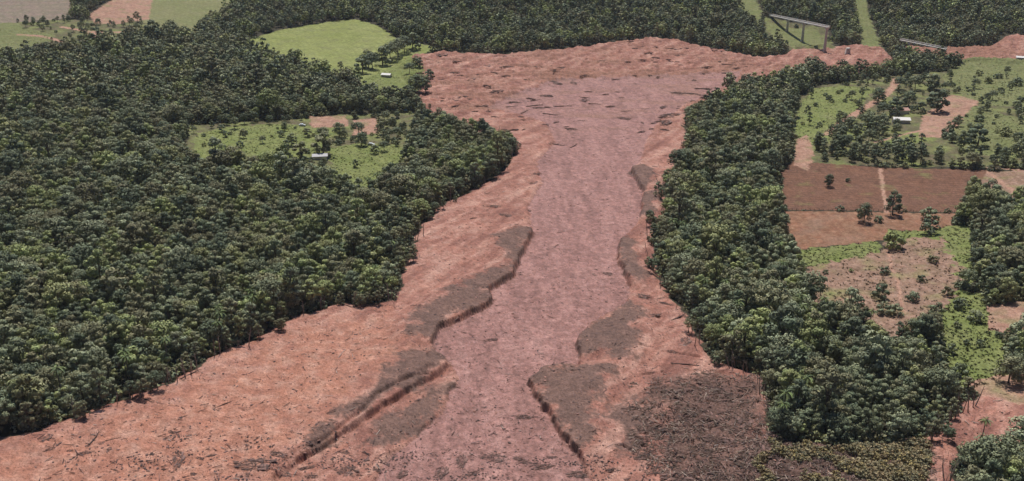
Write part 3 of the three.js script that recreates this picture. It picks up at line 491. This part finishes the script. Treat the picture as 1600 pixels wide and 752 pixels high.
// loosely wooded ground: fewer trees, each on its own
{
  const r = rng(99), lawns = ['meadowb', 'meadowc', 'meadowl', 'meadowm', 'meadown'], plots = ['terrace', 'yarda', 'yardb', 'yardc', 'dirttrack', 'valleypath', 'meadowo', 'meadowp', 'meadowd', 'farroad', 'farroadtwo', 'meadowe', 'fieldtl', 'eartht', 'meadowg', 'mud', 'mudeast', 'meadowa', 'meadowh', 'ploughed'];
  const houses = [...SPOT.house, ...SPOT.shed, ...SPOT.car];
  const fill = (key, name, step, chance, label, group) => {
    const p = pairs(AREA[key]), x0 = Math.min(...p.map((q) => q[0])), x1 = Math.max(...p.map((q) => q[0])), z0 = Math.min(...p.map((q) => q[1])), z1 = Math.max(...p.map((q) => q[1]));
    for (let z = z0; z < z1; z += step) for (let x = x0; x < x1; x += step) {
      const X = x + (r() - .5) * step * 1.4, Z = z + (r() - .5) * step * 1.4, q = r(), k = r(), s = r(), t = r();
      const lawn = lawns.some((n) => S[n](X, Z) > 0); if (S[key](X, Z) < 1 || q > (lawn ? .17 : chance(X, Z)) || Math.abs(X) > -Z * .6) continue;
      if (plots.some((n) => n !== key && S[n](X, Z) > -.5) || houses.some((h) => Math.hypot(h[0] - X, h[1] - Z) < 9)) continue;
      if (s < (lawn ? .75 : .3)) shrub(X, Z, Math.floor(k * 4), [0, 2, 3, 6][Math.floor(t * 4)], 2 + 3 * k, t * 6, label.replace('tree', 'shrub'), group.replace('trees', 'shrubs'));
      else { const tone = [0, 2, 6, 4][Math.floor(t * 4)], size = (.3 + .45 * s) * (key === 'sparser' && Z > -640 ? 1.35 : 1); broadTree(X, Z, Math.floor(k * 7), tone, size, t * 6.28, name, `${BULK(size + .15)} ${HUE[tone]} ${label}`, group); }
    }
  };
  fill('sparser', 'farmstead_tree', 6.5, (x, z) => .42 + .7 * noise(x * .03, z * .03) + (z > -640 ? (Math.abs(x - 262) < 8 ? -1 : 1) : 0), 'tree between the farmsteads and the ploughed field', 'trees between farmsteads and ploughed field');
  fill('sparsel', 'yard_tree', 7, (x, z) => .6 + .5 * noise(x * .04, z * .04), 'tree around the earth yard in the clearing', 'trees around the earth yard in the clearing');
  fill('sparset', 'country_tree', 8.5, (x, z) => .5 + .7 * noise(x * .03, z * .03), 'far tree along the pale country road', 'trees along the pale country road');
  fill('sparsev', 'slope_tree', 9, (x, z) => .3, 'tree on the bank below the railway viaduct', 'trees below the railway viaduct');
}
// ---------------------------------------------------------------- palms
const frondGeo = (() => {
  const P = [], N = [], Cc = [], L = 2.7, r = rng(5);
  const at = (t) => [0, .9 * t - 2.0 * t * t, L * t * (1 - .12 * t)];
  for (let i = 0; i < 13; i++) for (const s of [-1, 1]) {
    const t0 = .1 + i / 14.5, t1 = t0 + .055, a = at(t0), b = at(t1), w = .75 * Math.sin(Math.PI * Math.min(1, t0 * .85 + .18)) + .1, dz = .45;
    const tip = [s * w, (a[1] + b[1]) / 2 - .22 * w, b[2] + dz * w];
    P.push(...a, ...b, ...tip);
    for (let v = 0; v < 3; v++) { N.push(s * .25, .94, .1); const k = .8 + .4 * r(); Cc.push(.13 * k, .165 * k, .075 * k); }
  }
  const g = new THREE.BufferGeometry(); g.setAttribute('position', new THREE.Float32BufferAttribute(P, 3)); g.setAttribute('normal', new THREE.Float32BufferAttribute(N, 3)); g.setAttribute('color', new THREE.Float32BufferAttribute(Cc, 3)); return g;
})();
const palmTrunk = paint(mergeGeometries([tubeTaper(new THREE.Vector3(0, -.6, 0), new THREE.Vector3(.15, 6, 0), .26, .18, 8), tubeTaper(new THREE.Vector3(.15, 6, 0), new THREE.Vector3(.3, 11.4, .1), .18, .15, 8)].map((g) => g.toNonIndexed())), [.16, .13, .10]);
{ const r = rng(515); let n = 0, guard = 0; while (n < 26 && guard++ < 9000) { const d = 260 + 260 * r(), x = (r() - .5) * 1.0 * d, z = -d, o = openness(x, z); if (o < -3 && o > -13) { SPOT.palm.push([x, z]); n++; } } }
const palmProto = new THREE.Group();
part('trunk', palmTrunk, barkMat, palmProto);
for (let k = 0; k < 16; k++) { const f = part('frond', frondGeo, leafMats[[0, 3, 7][k % 3]], palmProto); f.position.set(.3, 11.4, .1); f.rotation.set(0, k * 2.39996, 0); f.rotateX(k < 6 ? -.55 + .1 * k : k < 11 ? .05 : .42); f.scale.setScalar(.85 + .25 * ((k * 7) % 5) / 5); }
SPOT.palm.forEach(([x, z], i) => { const p = palmProto.clone(); put(p, 'palm_tree', x, z, i * 1.7, .1); p.scale.setScalar(.92 + .25 * ((i * 37) % 10) / 10); if (i) tag(p, `${p.scale.x > 1.05 ? 'tall' : p.scale.x > .97 ? 'middling' : 'short'} feathery palm rising ${openness(x, z) > -6 ? 'at the edge of' : 'out of'} the ${x < 20 ? 'hillside wood' : 'wood beside the fields'}`, 'palm tree', 'palms rising from the tree canopy'); else tag(p, 'feathery palm beside bare pink ground near the dirt track', 'palm tree'); });
// ---------------------------------------------------------------- what the mud carried: logs, torn-up brush, small wood
const deadMat = new THREE.MeshStandardMaterial({ vertexColors: true, roughness: 1 });
function stick(r, L, thick, y0, c) { const a = r() * 6.283, e = (r() - .35) * .9, d = new THREE.Vector3(Math.cos(a) * Math.cos(e), Math.sin(e), Math.sin(a) * Math.cos(e)), p = new THREE.Vector3((r() - .5) * L * .6, y0 + r() * L * .12, (r() - .5) * L * .6); return paint(tubeTaper(p.clone().addScaledVector(d, -L * .35), p.clone().addScaledVector(d, L * .5), thick, thick * .35, 4).toNonIndexed(), c); }
const LOG = [], BRUSH = [];
for (let k = 0; k < 4; k++) {
  const r = rng(700 + k), V = (x, y, z) => new THREE.Vector3(x, y, z), t = [], b = [];
  t.push(paint(mergeGeometries([tubeTaper(V(-.5, .03, 0), V(.05, .06, .02 * k), .035, .028, 7), tubeTaper(V(.05, .06, .02 * k), V(.5, .03, .05 - .03 * k), .028, .012, 7)].map((g) => g.toNonIndexed())), [.085, .05, .038]));
  for (let j = 0; j < 6; j++) t.push(stick(r, .16, .012, .03, [.08, .05, .04]).translate(-.5, 0, 0));   // torn roots
  for (let j = 0; j < 5; j++) b.push(paint(tubeTaper(V(.1 + .08 * j, .05, 0), V(.2 + .09 * j, .05 + .1 * r(), (j % 2 ? 1 : -1) * (.1 + .12 * r())), .012, .004, 4).toNonIndexed(), [.10, .06, .045]));
  LOG.push([mergeGeometries(t), b]);
  const m = [], clods = [];
  for (let j = 0; j < 80; j++) { const q = .6 + .9 * r(), a = r() * 6.28, o = .45 * Math.sqrt(r()); m.push(stick(r, .16 + .3 * r(), .007 + .009 * r(), .02 + .2 * (.5 - o), [.10 * q, .06 * q, .048 * q]).translate(Math.cos(a) * o, 0, Math.sin(a) * o)); }
  for (let j = 0; j < 14; j++) {
    const a = r() * 6.28, o = .46 * Math.sqrt(r()), c = new THREE.IcosahedronGeometry(.04 + .1 * r() * r(), 1), p = c.attributes.position, q = .7 + .7 * r();
    for (let i = 0; i < p.count; i++) { const f = 1 + .5 * noise(p.getX(i) * 14 + k * 5 + j, p.getZ(i) * 14 + p.getY(i) * 9); p.setXYZ(i, p.getX(i) * f * 1.3, p.getY(i) * f * .8, p.getZ(i) * f); }
    c.computeVertexNormals(); clods.push(paint(c.index ? c.toNonIndexed() : c, [.15 * q, .085 * q, .068 * q]).translate(Math.cos(a) * o, .02, Math.sin(a) * o));
  }
  BRUSH.push([mergeGeometries(m), mergeGeometries(clods)]);
}
const WHERE = (x, z) => S.flow(x, z) > 0 ? 'on the wet pink flow' : S.brush(x, z) > 0 ? 'on the matted brush' : -z > 820 ? 'on the far mud below the wooded hill' : -z > 520 ? 'on the mud where the valley widens' : -z < 275 ? 'on the dry mud in the foreground' : S.mud(x, z) < 9 ? 'on mud beside the wood edge' : 'on the orange dried bank';
{ const r = rng(47); let n = 0, guard = 0;                 // more of it, where the valley widens and along the lower banks
  while (n < 190 && guard++ < 9000) { const low = n > 145, z = low ? -232 - 30 * r() : -640 - 330 * r() ** 1.2, x = low ? -150 + 240 * r() : -110 + 330 * r(); if (S.mud(x, z) < 2 || S.brush(x, z) > -3 || noise(x * .03, z * .03) < -.25 - .3 * r() || (!low && S.flow(x, z) > 4 && r() < .6)) continue; SPOT.brush.push([x, z, low ? 1 + 3 * r() : 4 + 10 * r() * r()]); n++; } }
{ const r = rng(63); let n = 0; while (n < 46) { const x = 40 + 75 * r(), z = -230 - 75 * r(); if (S.brush(x, z) < -2 + 5 * noise(x * .1, z * .1)) continue; SPOT.brush.push([x, z, 3 + 6 * r()]); if (n % 4 === 0) SPOT.log.push([x + 3, z + 1, 4 + 6 * r()]); n++; } }
SPOT.log.forEach(([x, z, w], i) => {
  const o = new THREE.Group(), [t, b] = LOG[i % 4]; part('trunk', t, deadMat, o); b.forEach((g) => part('branch', g, deadMat, o));
  const L = clamp(w, 3.5, 13); put(o, 'fallen_log', x, z, ((i * 53) % 100) / 100 * 1.2 - .6 + (i % 3 ? 0 : 1), .02 * L); o.scale.set(L, L * .8, L * .8);
  tag(o, `${L < 6 ? 'short' : L < 11 ? 'long' : 'very long'} dark fallen log with stubby branches ${WHERE(x, z)}`, 'log', 'fallen logs on the mud');
});
SPOT.brush.forEach(([x, z, w], i) => {
  if (!w) return;
  const o = new THREE.Group(), [s, c] = BRUSH[i % 4]; part('twigs', s, deadMat, o); part('clods', c, deadMat, o);
  put(o, 'brush_clump', x, z, ((i * 37) % 10) / 10 * 1.2 - .6 + (i % 4 ? 0 : 1.4), .05); o.scale.set(w * 1.15, -z > 600 ? Math.min(5, w * .75) : Math.min(2.6, w * .5), w * (.4 + .35 * ((i * 53) % 10) / 10));
  tag(o, `${w < 6 ? 'small' : w < 11 ? 'sprawling' : 'large'} dark tangle of torn brush ${WHERE(x, z)}`, 'brush clump', 'torn brush clumps on the mud');
});
{ // snapped and stripped trunks along the edge of the woods
  const r = rng(58), V = (x, y, z) => new THREE.Vector3(x, y, z), pale = [.26, .20, .16];
  const SNAG = [0, 1, 2].map((k) => { const t = paint(mergeGeometries([tubeTaper(V(0, -.4, 0), V(.2, 3.4, .1), .2, .15), tubeTaper(V(.2, 3.4, .1), V(.1 + .3 * k, 6.6, 0), .15, .06)].map((g) => g.toNonIndexed())), pale); const b = []; for (let j = 0; j < 4; j++) b.push(paint(tubeTaper(V(.2, 3 + j * .8, .1), V(.2 + Math.cos(j * 2 + k) * 1.2, 4 + j * .8, Math.sin(j * 2 + k) * 1.2), .06, .02, 4).toNonIndexed(), pale)); return [t, b]; });
  let n = 0, guard = 0;
  while (n < 110 && guard++ < 60000) {
    const d = 235 * Math.pow(3.2, r()), x = (r() - .5) * 1.08 * d, z = -d, s = S.mud(x, z); if (s < -.5 || s > 3.5 || S.scrub(x, z) > -2 || r() > .5 + noise(x * .05, z * .05)) continue; n++;
    const o = new THREE.Group(), [t, b] = SNAG[n % 3]; part('trunk', t, deadMat, o); b.forEach((g) => part('branch', g, deadMat, o));
    put(o, 'bare_trunk', x, z, r() * 6.28, .1); o.rotation.z = (r() - .5) * .7; const h = .5 + .7 * r(); o.scale.setScalar(h);
    tag(o, `${h < .75 ? 'short' : 'tall'} ${Math.abs(o.rotation.z) > .18 ? 'leaning' : 'upright'} bare trunk at the mud edge of the ${x < 20 ? 'hillside wood' : 'wood beside the fields'}`, 'tree trunk', 'bare trunks along the mud edge');
  }
}
{
  const r = rng(31), bits = [], m = new THREE.Matrix4(), q = new THREE.Quaternion(), e = new THREE.Euler();
  const chunk = new THREE.IcosahedronGeometry(.5, 0); const twig = new THREE.CylinderGeometry(.05, .09, 1, 5); twig.rotateZ(Math.PI / 2);
  const scatter = (name, geo, n, ok, size, cols, label, cat, places) => {
    const l = places ?? []; let guard = 0;
    while (l.length < n && guard++ < n * 60) { const d = 225 * Math.pow(4.4, Math.pow(r(), 1.25)), x = (r() - .5) * 1.16 * d, z = -d; if (ok(x, z)) l.push([x, z]); }
    const im = new THREE.InstancedMesh(geo, new THREE.MeshStandardMaterial({ roughness: 1 }), l.length), c = new THREE.Color();
    l.forEach(([x, z], i) => { const s = size(r); q.setFromEuler(e.set((r() - .5) * .4, r() * 6.283, (r() - .5) * .5)); m.compose(new THREE.Vector3(x, height(x, z) + s[1] * .2, z), q, new THREE.Vector3(...s)); im.setMatrixAt(i, m); const k = cols[Math.floor(r() * cols.length)], f = .75 + .5 * r(); im.setColorAt(i, c.setRGB(k[0] * f, k[1] * f, k[2] * f)); });
    im.name = name; im.userData.kind = 'stuff'; tag(im, label, cat); scene.add(im);
  };
  const inMud = (x, z) => Math.max(S.mud(x, z), S.mudeast(x, z)) > .5, patchy = (x, z) => .5 + fbm(x * .06, z * .06, 3) > r() * 1.1;
  const dark = [[.10, .06, .05], [.15, .085, .07], [.07, .045, .04], [.2, .11, .09]];
  scatter('mud_clods', chunk, 9000, (x, z) => inMud(x, z) && patchy(x, z) && (-z > 262 || r() < 1), (r) => { const a = .16 + .7 * r() ** 4; return [a * (1 + r()), a * .5, a]; }, [...dark, [.3, .15, .11], [.26, .13, .10]], 'small dark clods and wood scraps strewn over the mud', 'debris');
  scatter('driftwood', twig, 1900, (x, z) => inMud(x, z) && patchy(x, z), (r) => [.6 + 2.6 * r() ** 2, .7 + r(), .7 + r()], [...dark, [.3, .24, .2]], 'thin sticks and twigs scattered over the mud', 'driftwood');
  const band = []; while (band.length < 1600) { const x = -115 + 215 * r(), z = -236 - 22 * r(); if (S.mud(x, z) > 1 && S.brush(x, z) < 0 && fbm(x * .045 + 3, z * .11, 3) > .02 + .25 * r()) band.push([x, z]); }
  scatter('drift_line', chunk, band.length, () => true, (r) => { const a = .15 + .55 * r() ** 2; return [a * (1 + 1.2 * r()), a * .7, a]; }, dark, 'dark drift of bark and soil clods along the foreground mud', 'debris', band);
  scatter('matted_sticks', twig, 4800, (x, z) => Math.max(S.brush(x, z), S.scrub(x, z)) > -3 + 12 * fbm(x * .09, z * .09, 3) && S.mud(x, z) > -2 && fbm(x * .13 + 70, z * .13, 4) > -.12 + .3 * (r() - .5), (r) => [1 + 2.6 * r(), .8 + r(), .8 + r()], [[.30, .22, .17], [.16, .10, .075], [.09, .06, .05], [.22, .13, .10], [.12, .085, .06]], 'matted brown sticks and flattened brush on the bank', 'brush');
  // low scrub and grass
  const tuft = (() => { const P = [], N = [], rr = rng(8); for (let i = 0; i < 9; i++) { const a = rr() * 6.28, w = .12, x = Math.cos(a), z = Math.sin(a), h = .5 + .5 * rr(), o = .5 * rr(); P.push(x * o - z * w, 0, z * o + x * w, x * o + z * w, 0, z * o - x * w, x * (o + .45), h, z * (o + .45)); for (let v = 0; v < 3; v++) N.push(x * .3, .95, z * .3); } const g = new THREE.BufferGeometry(); g.setAttribute('position', new THREE.Float32BufferAttribute(P, 3)); g.setAttribute('normal', new THREE.Float32BufferAttribute(N, 3)); return g; })();
  const grassy = ['meadowj', 'meadowi', 'strip', 'meadowb', 'meadowc', 'meadowl', 'rough', 'meadowm', 'meadown', 'meadowd', 'meadowh'];
  scatter('grass_tufts', tuft, 7000, (x, z) => grassy.some((k) => S[k](x, z) > 0) && (S.rough(x, z) < 0 || r() < .35) && patchy(x, z), (r) => { const a = .35 + .5 * r(); return [a * 1.5, a * .5, a * 1.5]; }, [[.18, .21, .065], [.22, .24, .09], [.15, .175, .055], [.25, .25, .12]], 'rough grass tufts over the meadows and stony fields', 'grass');
  const low = crownShape(655, { H: 1, R: .9, low: 0, clumps: 6, leaves: 90, leaf: .2 });
  const lowMat = treeMat, spots = [];
  let guard = 0; while (spots.length < 1500 && guard++ < 90000) { const x = 60 + r() * 110, z = -225 - r() * 45; if (S.scrub(x + 5 * fbm(x * .1, z * .1, 2), z) > -1 + 9 * Math.max(0, fbm(x * .12 + 4, z * .12, 2)) && noise(x * .12, z * .12) > -.3 + .5 * (r() - .5) + (x < 104 ? .45 : 0)) spots.push([x, z]); }
  const edge = []; guard = 0;
  while (edge.length < 3800 && guard++ < 400000) { const d = 235 * Math.pow(4, r()), x = (r() - .5) * 1.16 * d, z = -d, o = openness(x, z); if (o < -.9 && o > -5 && (S.mud(x, z) < -3 || r() < .25)) edge.push([x, z]); }
  const c = new THREE.Color();
  for (const [list, name, label, hi] of [[spots, 'low_scrub', 'low olive brown scrub covering the bank below the wood', 1.3], [edge, 'undergrowth', 'low leafy undergrowth along the edges of the woods', 2.4]]) {
    const im = new THREE.InstancedMesh(low, lowMat, list.length);
    list.forEach(([x, z], i) => { const s = .6 + r() * hi; q.setFromAxisAngle(new THREE.Vector3(0, 1, 0), r() * 6.28); m.compose(new THREE.Vector3(x, height(x, z) - .1, z), q, new THREE.Vector3(s, s * (.7 + .6 * r()), s)); im.setMatrixAt(i, m); const t = TONES[Math.floor(r() * 7)], w = name === 'low_scrub' ? [1.25, .95, .9] : [1, 1, 1]; im.setColorAt(i, c.setRGB(t[0] * w[0], t[1] * w[1], t[2] * w[2])); });
    im.name = name; im.userData.kind = 'stuff'; tag(im, label, 'undergrowth'); scene.add(im);
  }
}
// ---------------------------------------------------------------- things people built
const flat = (c, rough = .9) => new THREE.MeshStandardMaterial({ color: new THREE.Color().setRGB(...c), roughness: rough });
const concrete = flat([.58, .53, .46]), plaster = flat([.62, .58, .52]), tileRoof = flat([.40, .22, .17]), paleRoof = flat([.66, .62, .57]), darkWood = flat([.12, .08, .06]), glass = flat([.04, .05, .06], .2), tyre = flat([.03, .03, .03]), chrome = flat([.5, .5, .5], .4);
const box = (w, h, d, x = 0, y = 0, z = 0) => new THREE.BoxGeometry(w, h, d).translate(x, y + h / 2, z);
function beam(p, q, w, h) { const L = p.distanceTo(q), g = new THREE.BoxGeometry(w, h, L), o = new THREE.Object3D(); o.position.copy(p).lerp(q, .5); o.lookAt(q); o.updateMatrix(); return g.applyMatrix4(o.matrix); }
// railway viaduct: a span left standing on each side of the gap that the mud tore
function viaduct(name, label, ends, levels, pierSpots, width) {
  const o = new THREE.Group(); o.name = name; scene.add(o); tag(o, label, 'viaduct');
  const [a, b] = ends.map(([x, z], i) => new THREE.Vector3(x, levels[i], z));
  const base = new THREE.Vector3(pierSpots[0][0], 0, pierSpots[0][1]); base.y = height(base.x, base.z); o.position.copy(base);
  const A = a.clone().sub(base), B = b.clone().sub(base), dir = B.clone().sub(A).normalize(), side = new THREE.Vector3(-dir.z, 0, dir.x).normalize();
  const deck = part('deck', beam(A, B, width, .9), concrete, o);
  for (const s of [-1, 1]) part('parapet', beam(A.clone().addScaledVector(side, s * (width / 2 - .2)).add(new THREE.Vector3(0, 1.25, 0)), B.clone().addScaledVector(side, s * (width / 2 - .2)).add(new THREE.Vector3(0, 1.25, 0)), .3, .9), concrete, deck);
  for (const s of [-.75, .75]) part('rail', beam(A.clone().addScaledVector(side, s).add(new THREE.Vector3(0, .9, 0)), B.clone().addScaledVector(side, s).add(new THREE.Vector3(0, .9, 0)), .15, .2), darkWood, deck);
  for (const [x, z] of pierSpots) {
    const t = clamp(new THREE.Vector3(x, 0, z).sub(a).setY(0).dot(new THREE.Vector3(b.x - a.x, 0, b.z - a.z)) / ((b.x - a.x) ** 2 + (b.z - a.z) ** 2), .02, .98);
    const px = a.x + (b.x - a.x) * t, pz = a.z + (b.z - a.z) * t, top = a.y + (b.y - a.y) * t - .8, foot = height(px, pz) - 1, H = top - foot;
    if (H < 3) continue;
    const g = new THREE.CylinderGeometry(1.0, 1.5, H - 1.2, 4, 1); g.rotateY(Math.PI / 4); g.scale(1.15, 1, .75); g.translate(0, (H - 1.2) / 2, 0);
    const p = part('pier', g, concrete, o); p.position.set(px, foot, pz).sub(base); p.rotation.y = Math.atan2(dir.x, dir.z);
    part('pier_cap', box(width * .85, 1.25, 2.6, 0, H - 1.2, 0), concrete, p);
  }
  return o;
}
{
  const g = (p) => height(p[0], p[1]), D = SPOT.deck, P = SPOT.pier, top = g(P[2]) + 23;
  viaduct('railway_viaduct', 'long grey railway viaduct on tall piers ending above the mud', [D[0], D[1]], [g(D[0]) + 1.2, top], [P[2], P[1], P[0]], 3.6);
  viaduct('railway_viaduct_001', 'short broken viaduct span on two pale piers beside the dark trees', [D[2], D[3]], [g(P[3]) + 13, g(P[4]) + 11], [P[3], P[4]], 3.6);
  const s = new THREE.Group(); put(s, 'broken_pier', P[5][0], P[5][1], .4, .5); tag(s, 'stump of a broken viaduct pier standing in the mud gap', 'pier');
  const st = new THREE.CylinderGeometry(1.9, 2.6, 6, 4, 1); st.rotateY(.78); st.translate(0, 3, 0); part('stump', st, concrete, s); part('rubble', box(5, .8, 4, .6, 0, .8), flat([.30, .17, .14]), s);
}
function gable(w, h, d) { const s = new THREE.Shape([new THREE.Vector2(-w / 2, 0), new THREE.Vector2(w / 2, 0), new THREE.Vector2(0, h)]); return new THREE.ExtrudeGeometry(s, { depth: d, bevelEnabled: false }).translate(0, 0, -d / 2); }
function house(name, [x, z, w], roof, label, turn, wallH = 2.8) {
  const o = new THREE.Group(); put(o, name, x, z, turn, .15); tag(o, label, name === 'house' ? 'house' : 'shed');
  const d = w * .6; part('wall', mergeGeometries([box(d, wallH, w), gable(d, wallH * .42, w).translate(0, wallH, 0)].map((g) => { const n = g.index ? g.toNonIndexed() : g; return n; })), plaster, o);
  const ang = Math.atan2(wallH * .42, d / 2), L = d / 2 / Math.cos(ang) + .45;
  for (const s of [-1, 1]) { const g = new THREE.BoxGeometry(L, .14, w + .9); g.translate(s * L / 2, 0, 0); g.rotateZ(-s * ang); const r = part('roof', g, roof, o); r.position.set(0, wallH * 1.42 + .12, 0); }
  const dr = part('door', box(.08, 2.05, .9, d / 2 + .02, 0, -w * .1), darkWood, o); part('handle', box(.06, .12, .06, d / 2 + .08, 1, -w * .1 + .35), chrome, dr);
  for (const q of [-.32, .22]) { const f = part('window', box(.08, 1, 1.1, d / 2 + .02, 1, w * q), plaster, o); part('pane', box(.04, .84, .94, d / 2 + .06, 1.08, w * q), glass, f); }
  return o;
}
house('house', SPOT.house[0], paleRoof, 'small farmhouse with pale roof among the farm trees', 1.45);
house('house', SPOT.house[1], tileRoof, 'farmhouse with faded tile roof behind the pale roofed one', 1.7);
house('shed', SPOT.shed[0], paleRoof, 'small white roofed shed at the foot of the pale meadow', 1.3, 2.2);
house('shed', SPOT.shed[1], paleRoof, 'long white shed beside the far mud band', 1.57, 2.6);
house('shed', SPOT.shed[2], flat([.45, .43, .42]), 'grey roofed shed under the trees of the clearing', 1.75, 2.2);
house('shed', SPOT.shed[3], paleRoof, 'tiny white shed by the yellow green scrub meadow', 1.2, 2.2);
function car([x, z], paintC, label, turn) {
  const o = new THREE.Group(), pm = new THREE.MeshPhysicalMaterial({ color: new THREE.Color().setRGB(...paintC), roughness: .35, clearcoat: .6 }); put(o, 'parked_car', x, z, turn, 0); tag(o, label, 'car');
  const s = new THREE.Shape([[-2.1, .35], [2.1, .35], [2.15, .8], [1.2, .95], [.6, 1.45], [-1.3, 1.48], [-2.0, .98], [-2.15, .8]].map((p) => new THREE.Vector2(...p)));
  part('body', new THREE.ExtrudeGeometry(s, { depth: 1.6, bevelEnabled: true, bevelSize: .06, bevelThickness: .06, bevelSegments: 1 }).translate(0, 0, -.8), pm, o);
  for (const q of [-1, 1]) part('window', box(1.5, .36, .03, -.3, 1.02, q * .87), glass, o);
  for (const [wx, wz] of [[-1.3, -.78], [-1.3, .78], [1.3, -.78], [1.3, .78]]) { const w = part('wheel', new THREE.CylinderGeometry(.33, .33, .22, 14).rotateX(Math.PI / 2), tyre, o); w.position.set(wx, .33, wz); part('rim', new THREE.CylinderGeometry(.19, .19, .24, 10).rotateX(Math.PI / 2), chrome, w); }
}
car(SPOT.car[0], [.7, .7, .68], 'white car parked beside the earth yard in the clearing', .2);
car(SPOT.car[1], [.6, .6, .56], 'pale car parked on the lower grass of the clearing', -.2);
// wire fence across the fields: posts and two wires
{
  const o = new THREE.Group(), F3 = SPOT.fence; put(o, 'field_fence', F3[0][0], F3[0][1]); tag(o, 'dark post and wire fence between brown and red fields', 'fence');
  const post = new THREE.CylinderGeometry(.09, .11, 1.5, 5).translate(0, .6, 0), base = o.position.clone(); let prev = null;
  for (let s = 0; s < 2; s++) for (let i = 0; i < 22; i++) {
    const t = i / 22, x = F3[s][0] + (F3[s + 1][0] - F3[s][0]) * t, z = F3[s][1] + (F3[s + 1][1] - F3[s][1]) * t, p = part('post', post, darkWood, o); p.position.set(x, height(x, z), z).sub(base);
    if (prev) for (const y of [.5, 1.0]) part('wire', beam(prev.clone().add(new THREE.Vector3(0, y, 0)), p.position.clone().add(new THREE.Vector3(0, y, 0)), .03, .03), darkWood, o);
    prev = p.position.clone();
  }
}
scene.traverse((o) => { if (o.isMesh && o !== sky) o.castShadow = o.receiveShadow = true; });
renderer.render(scene, camera);
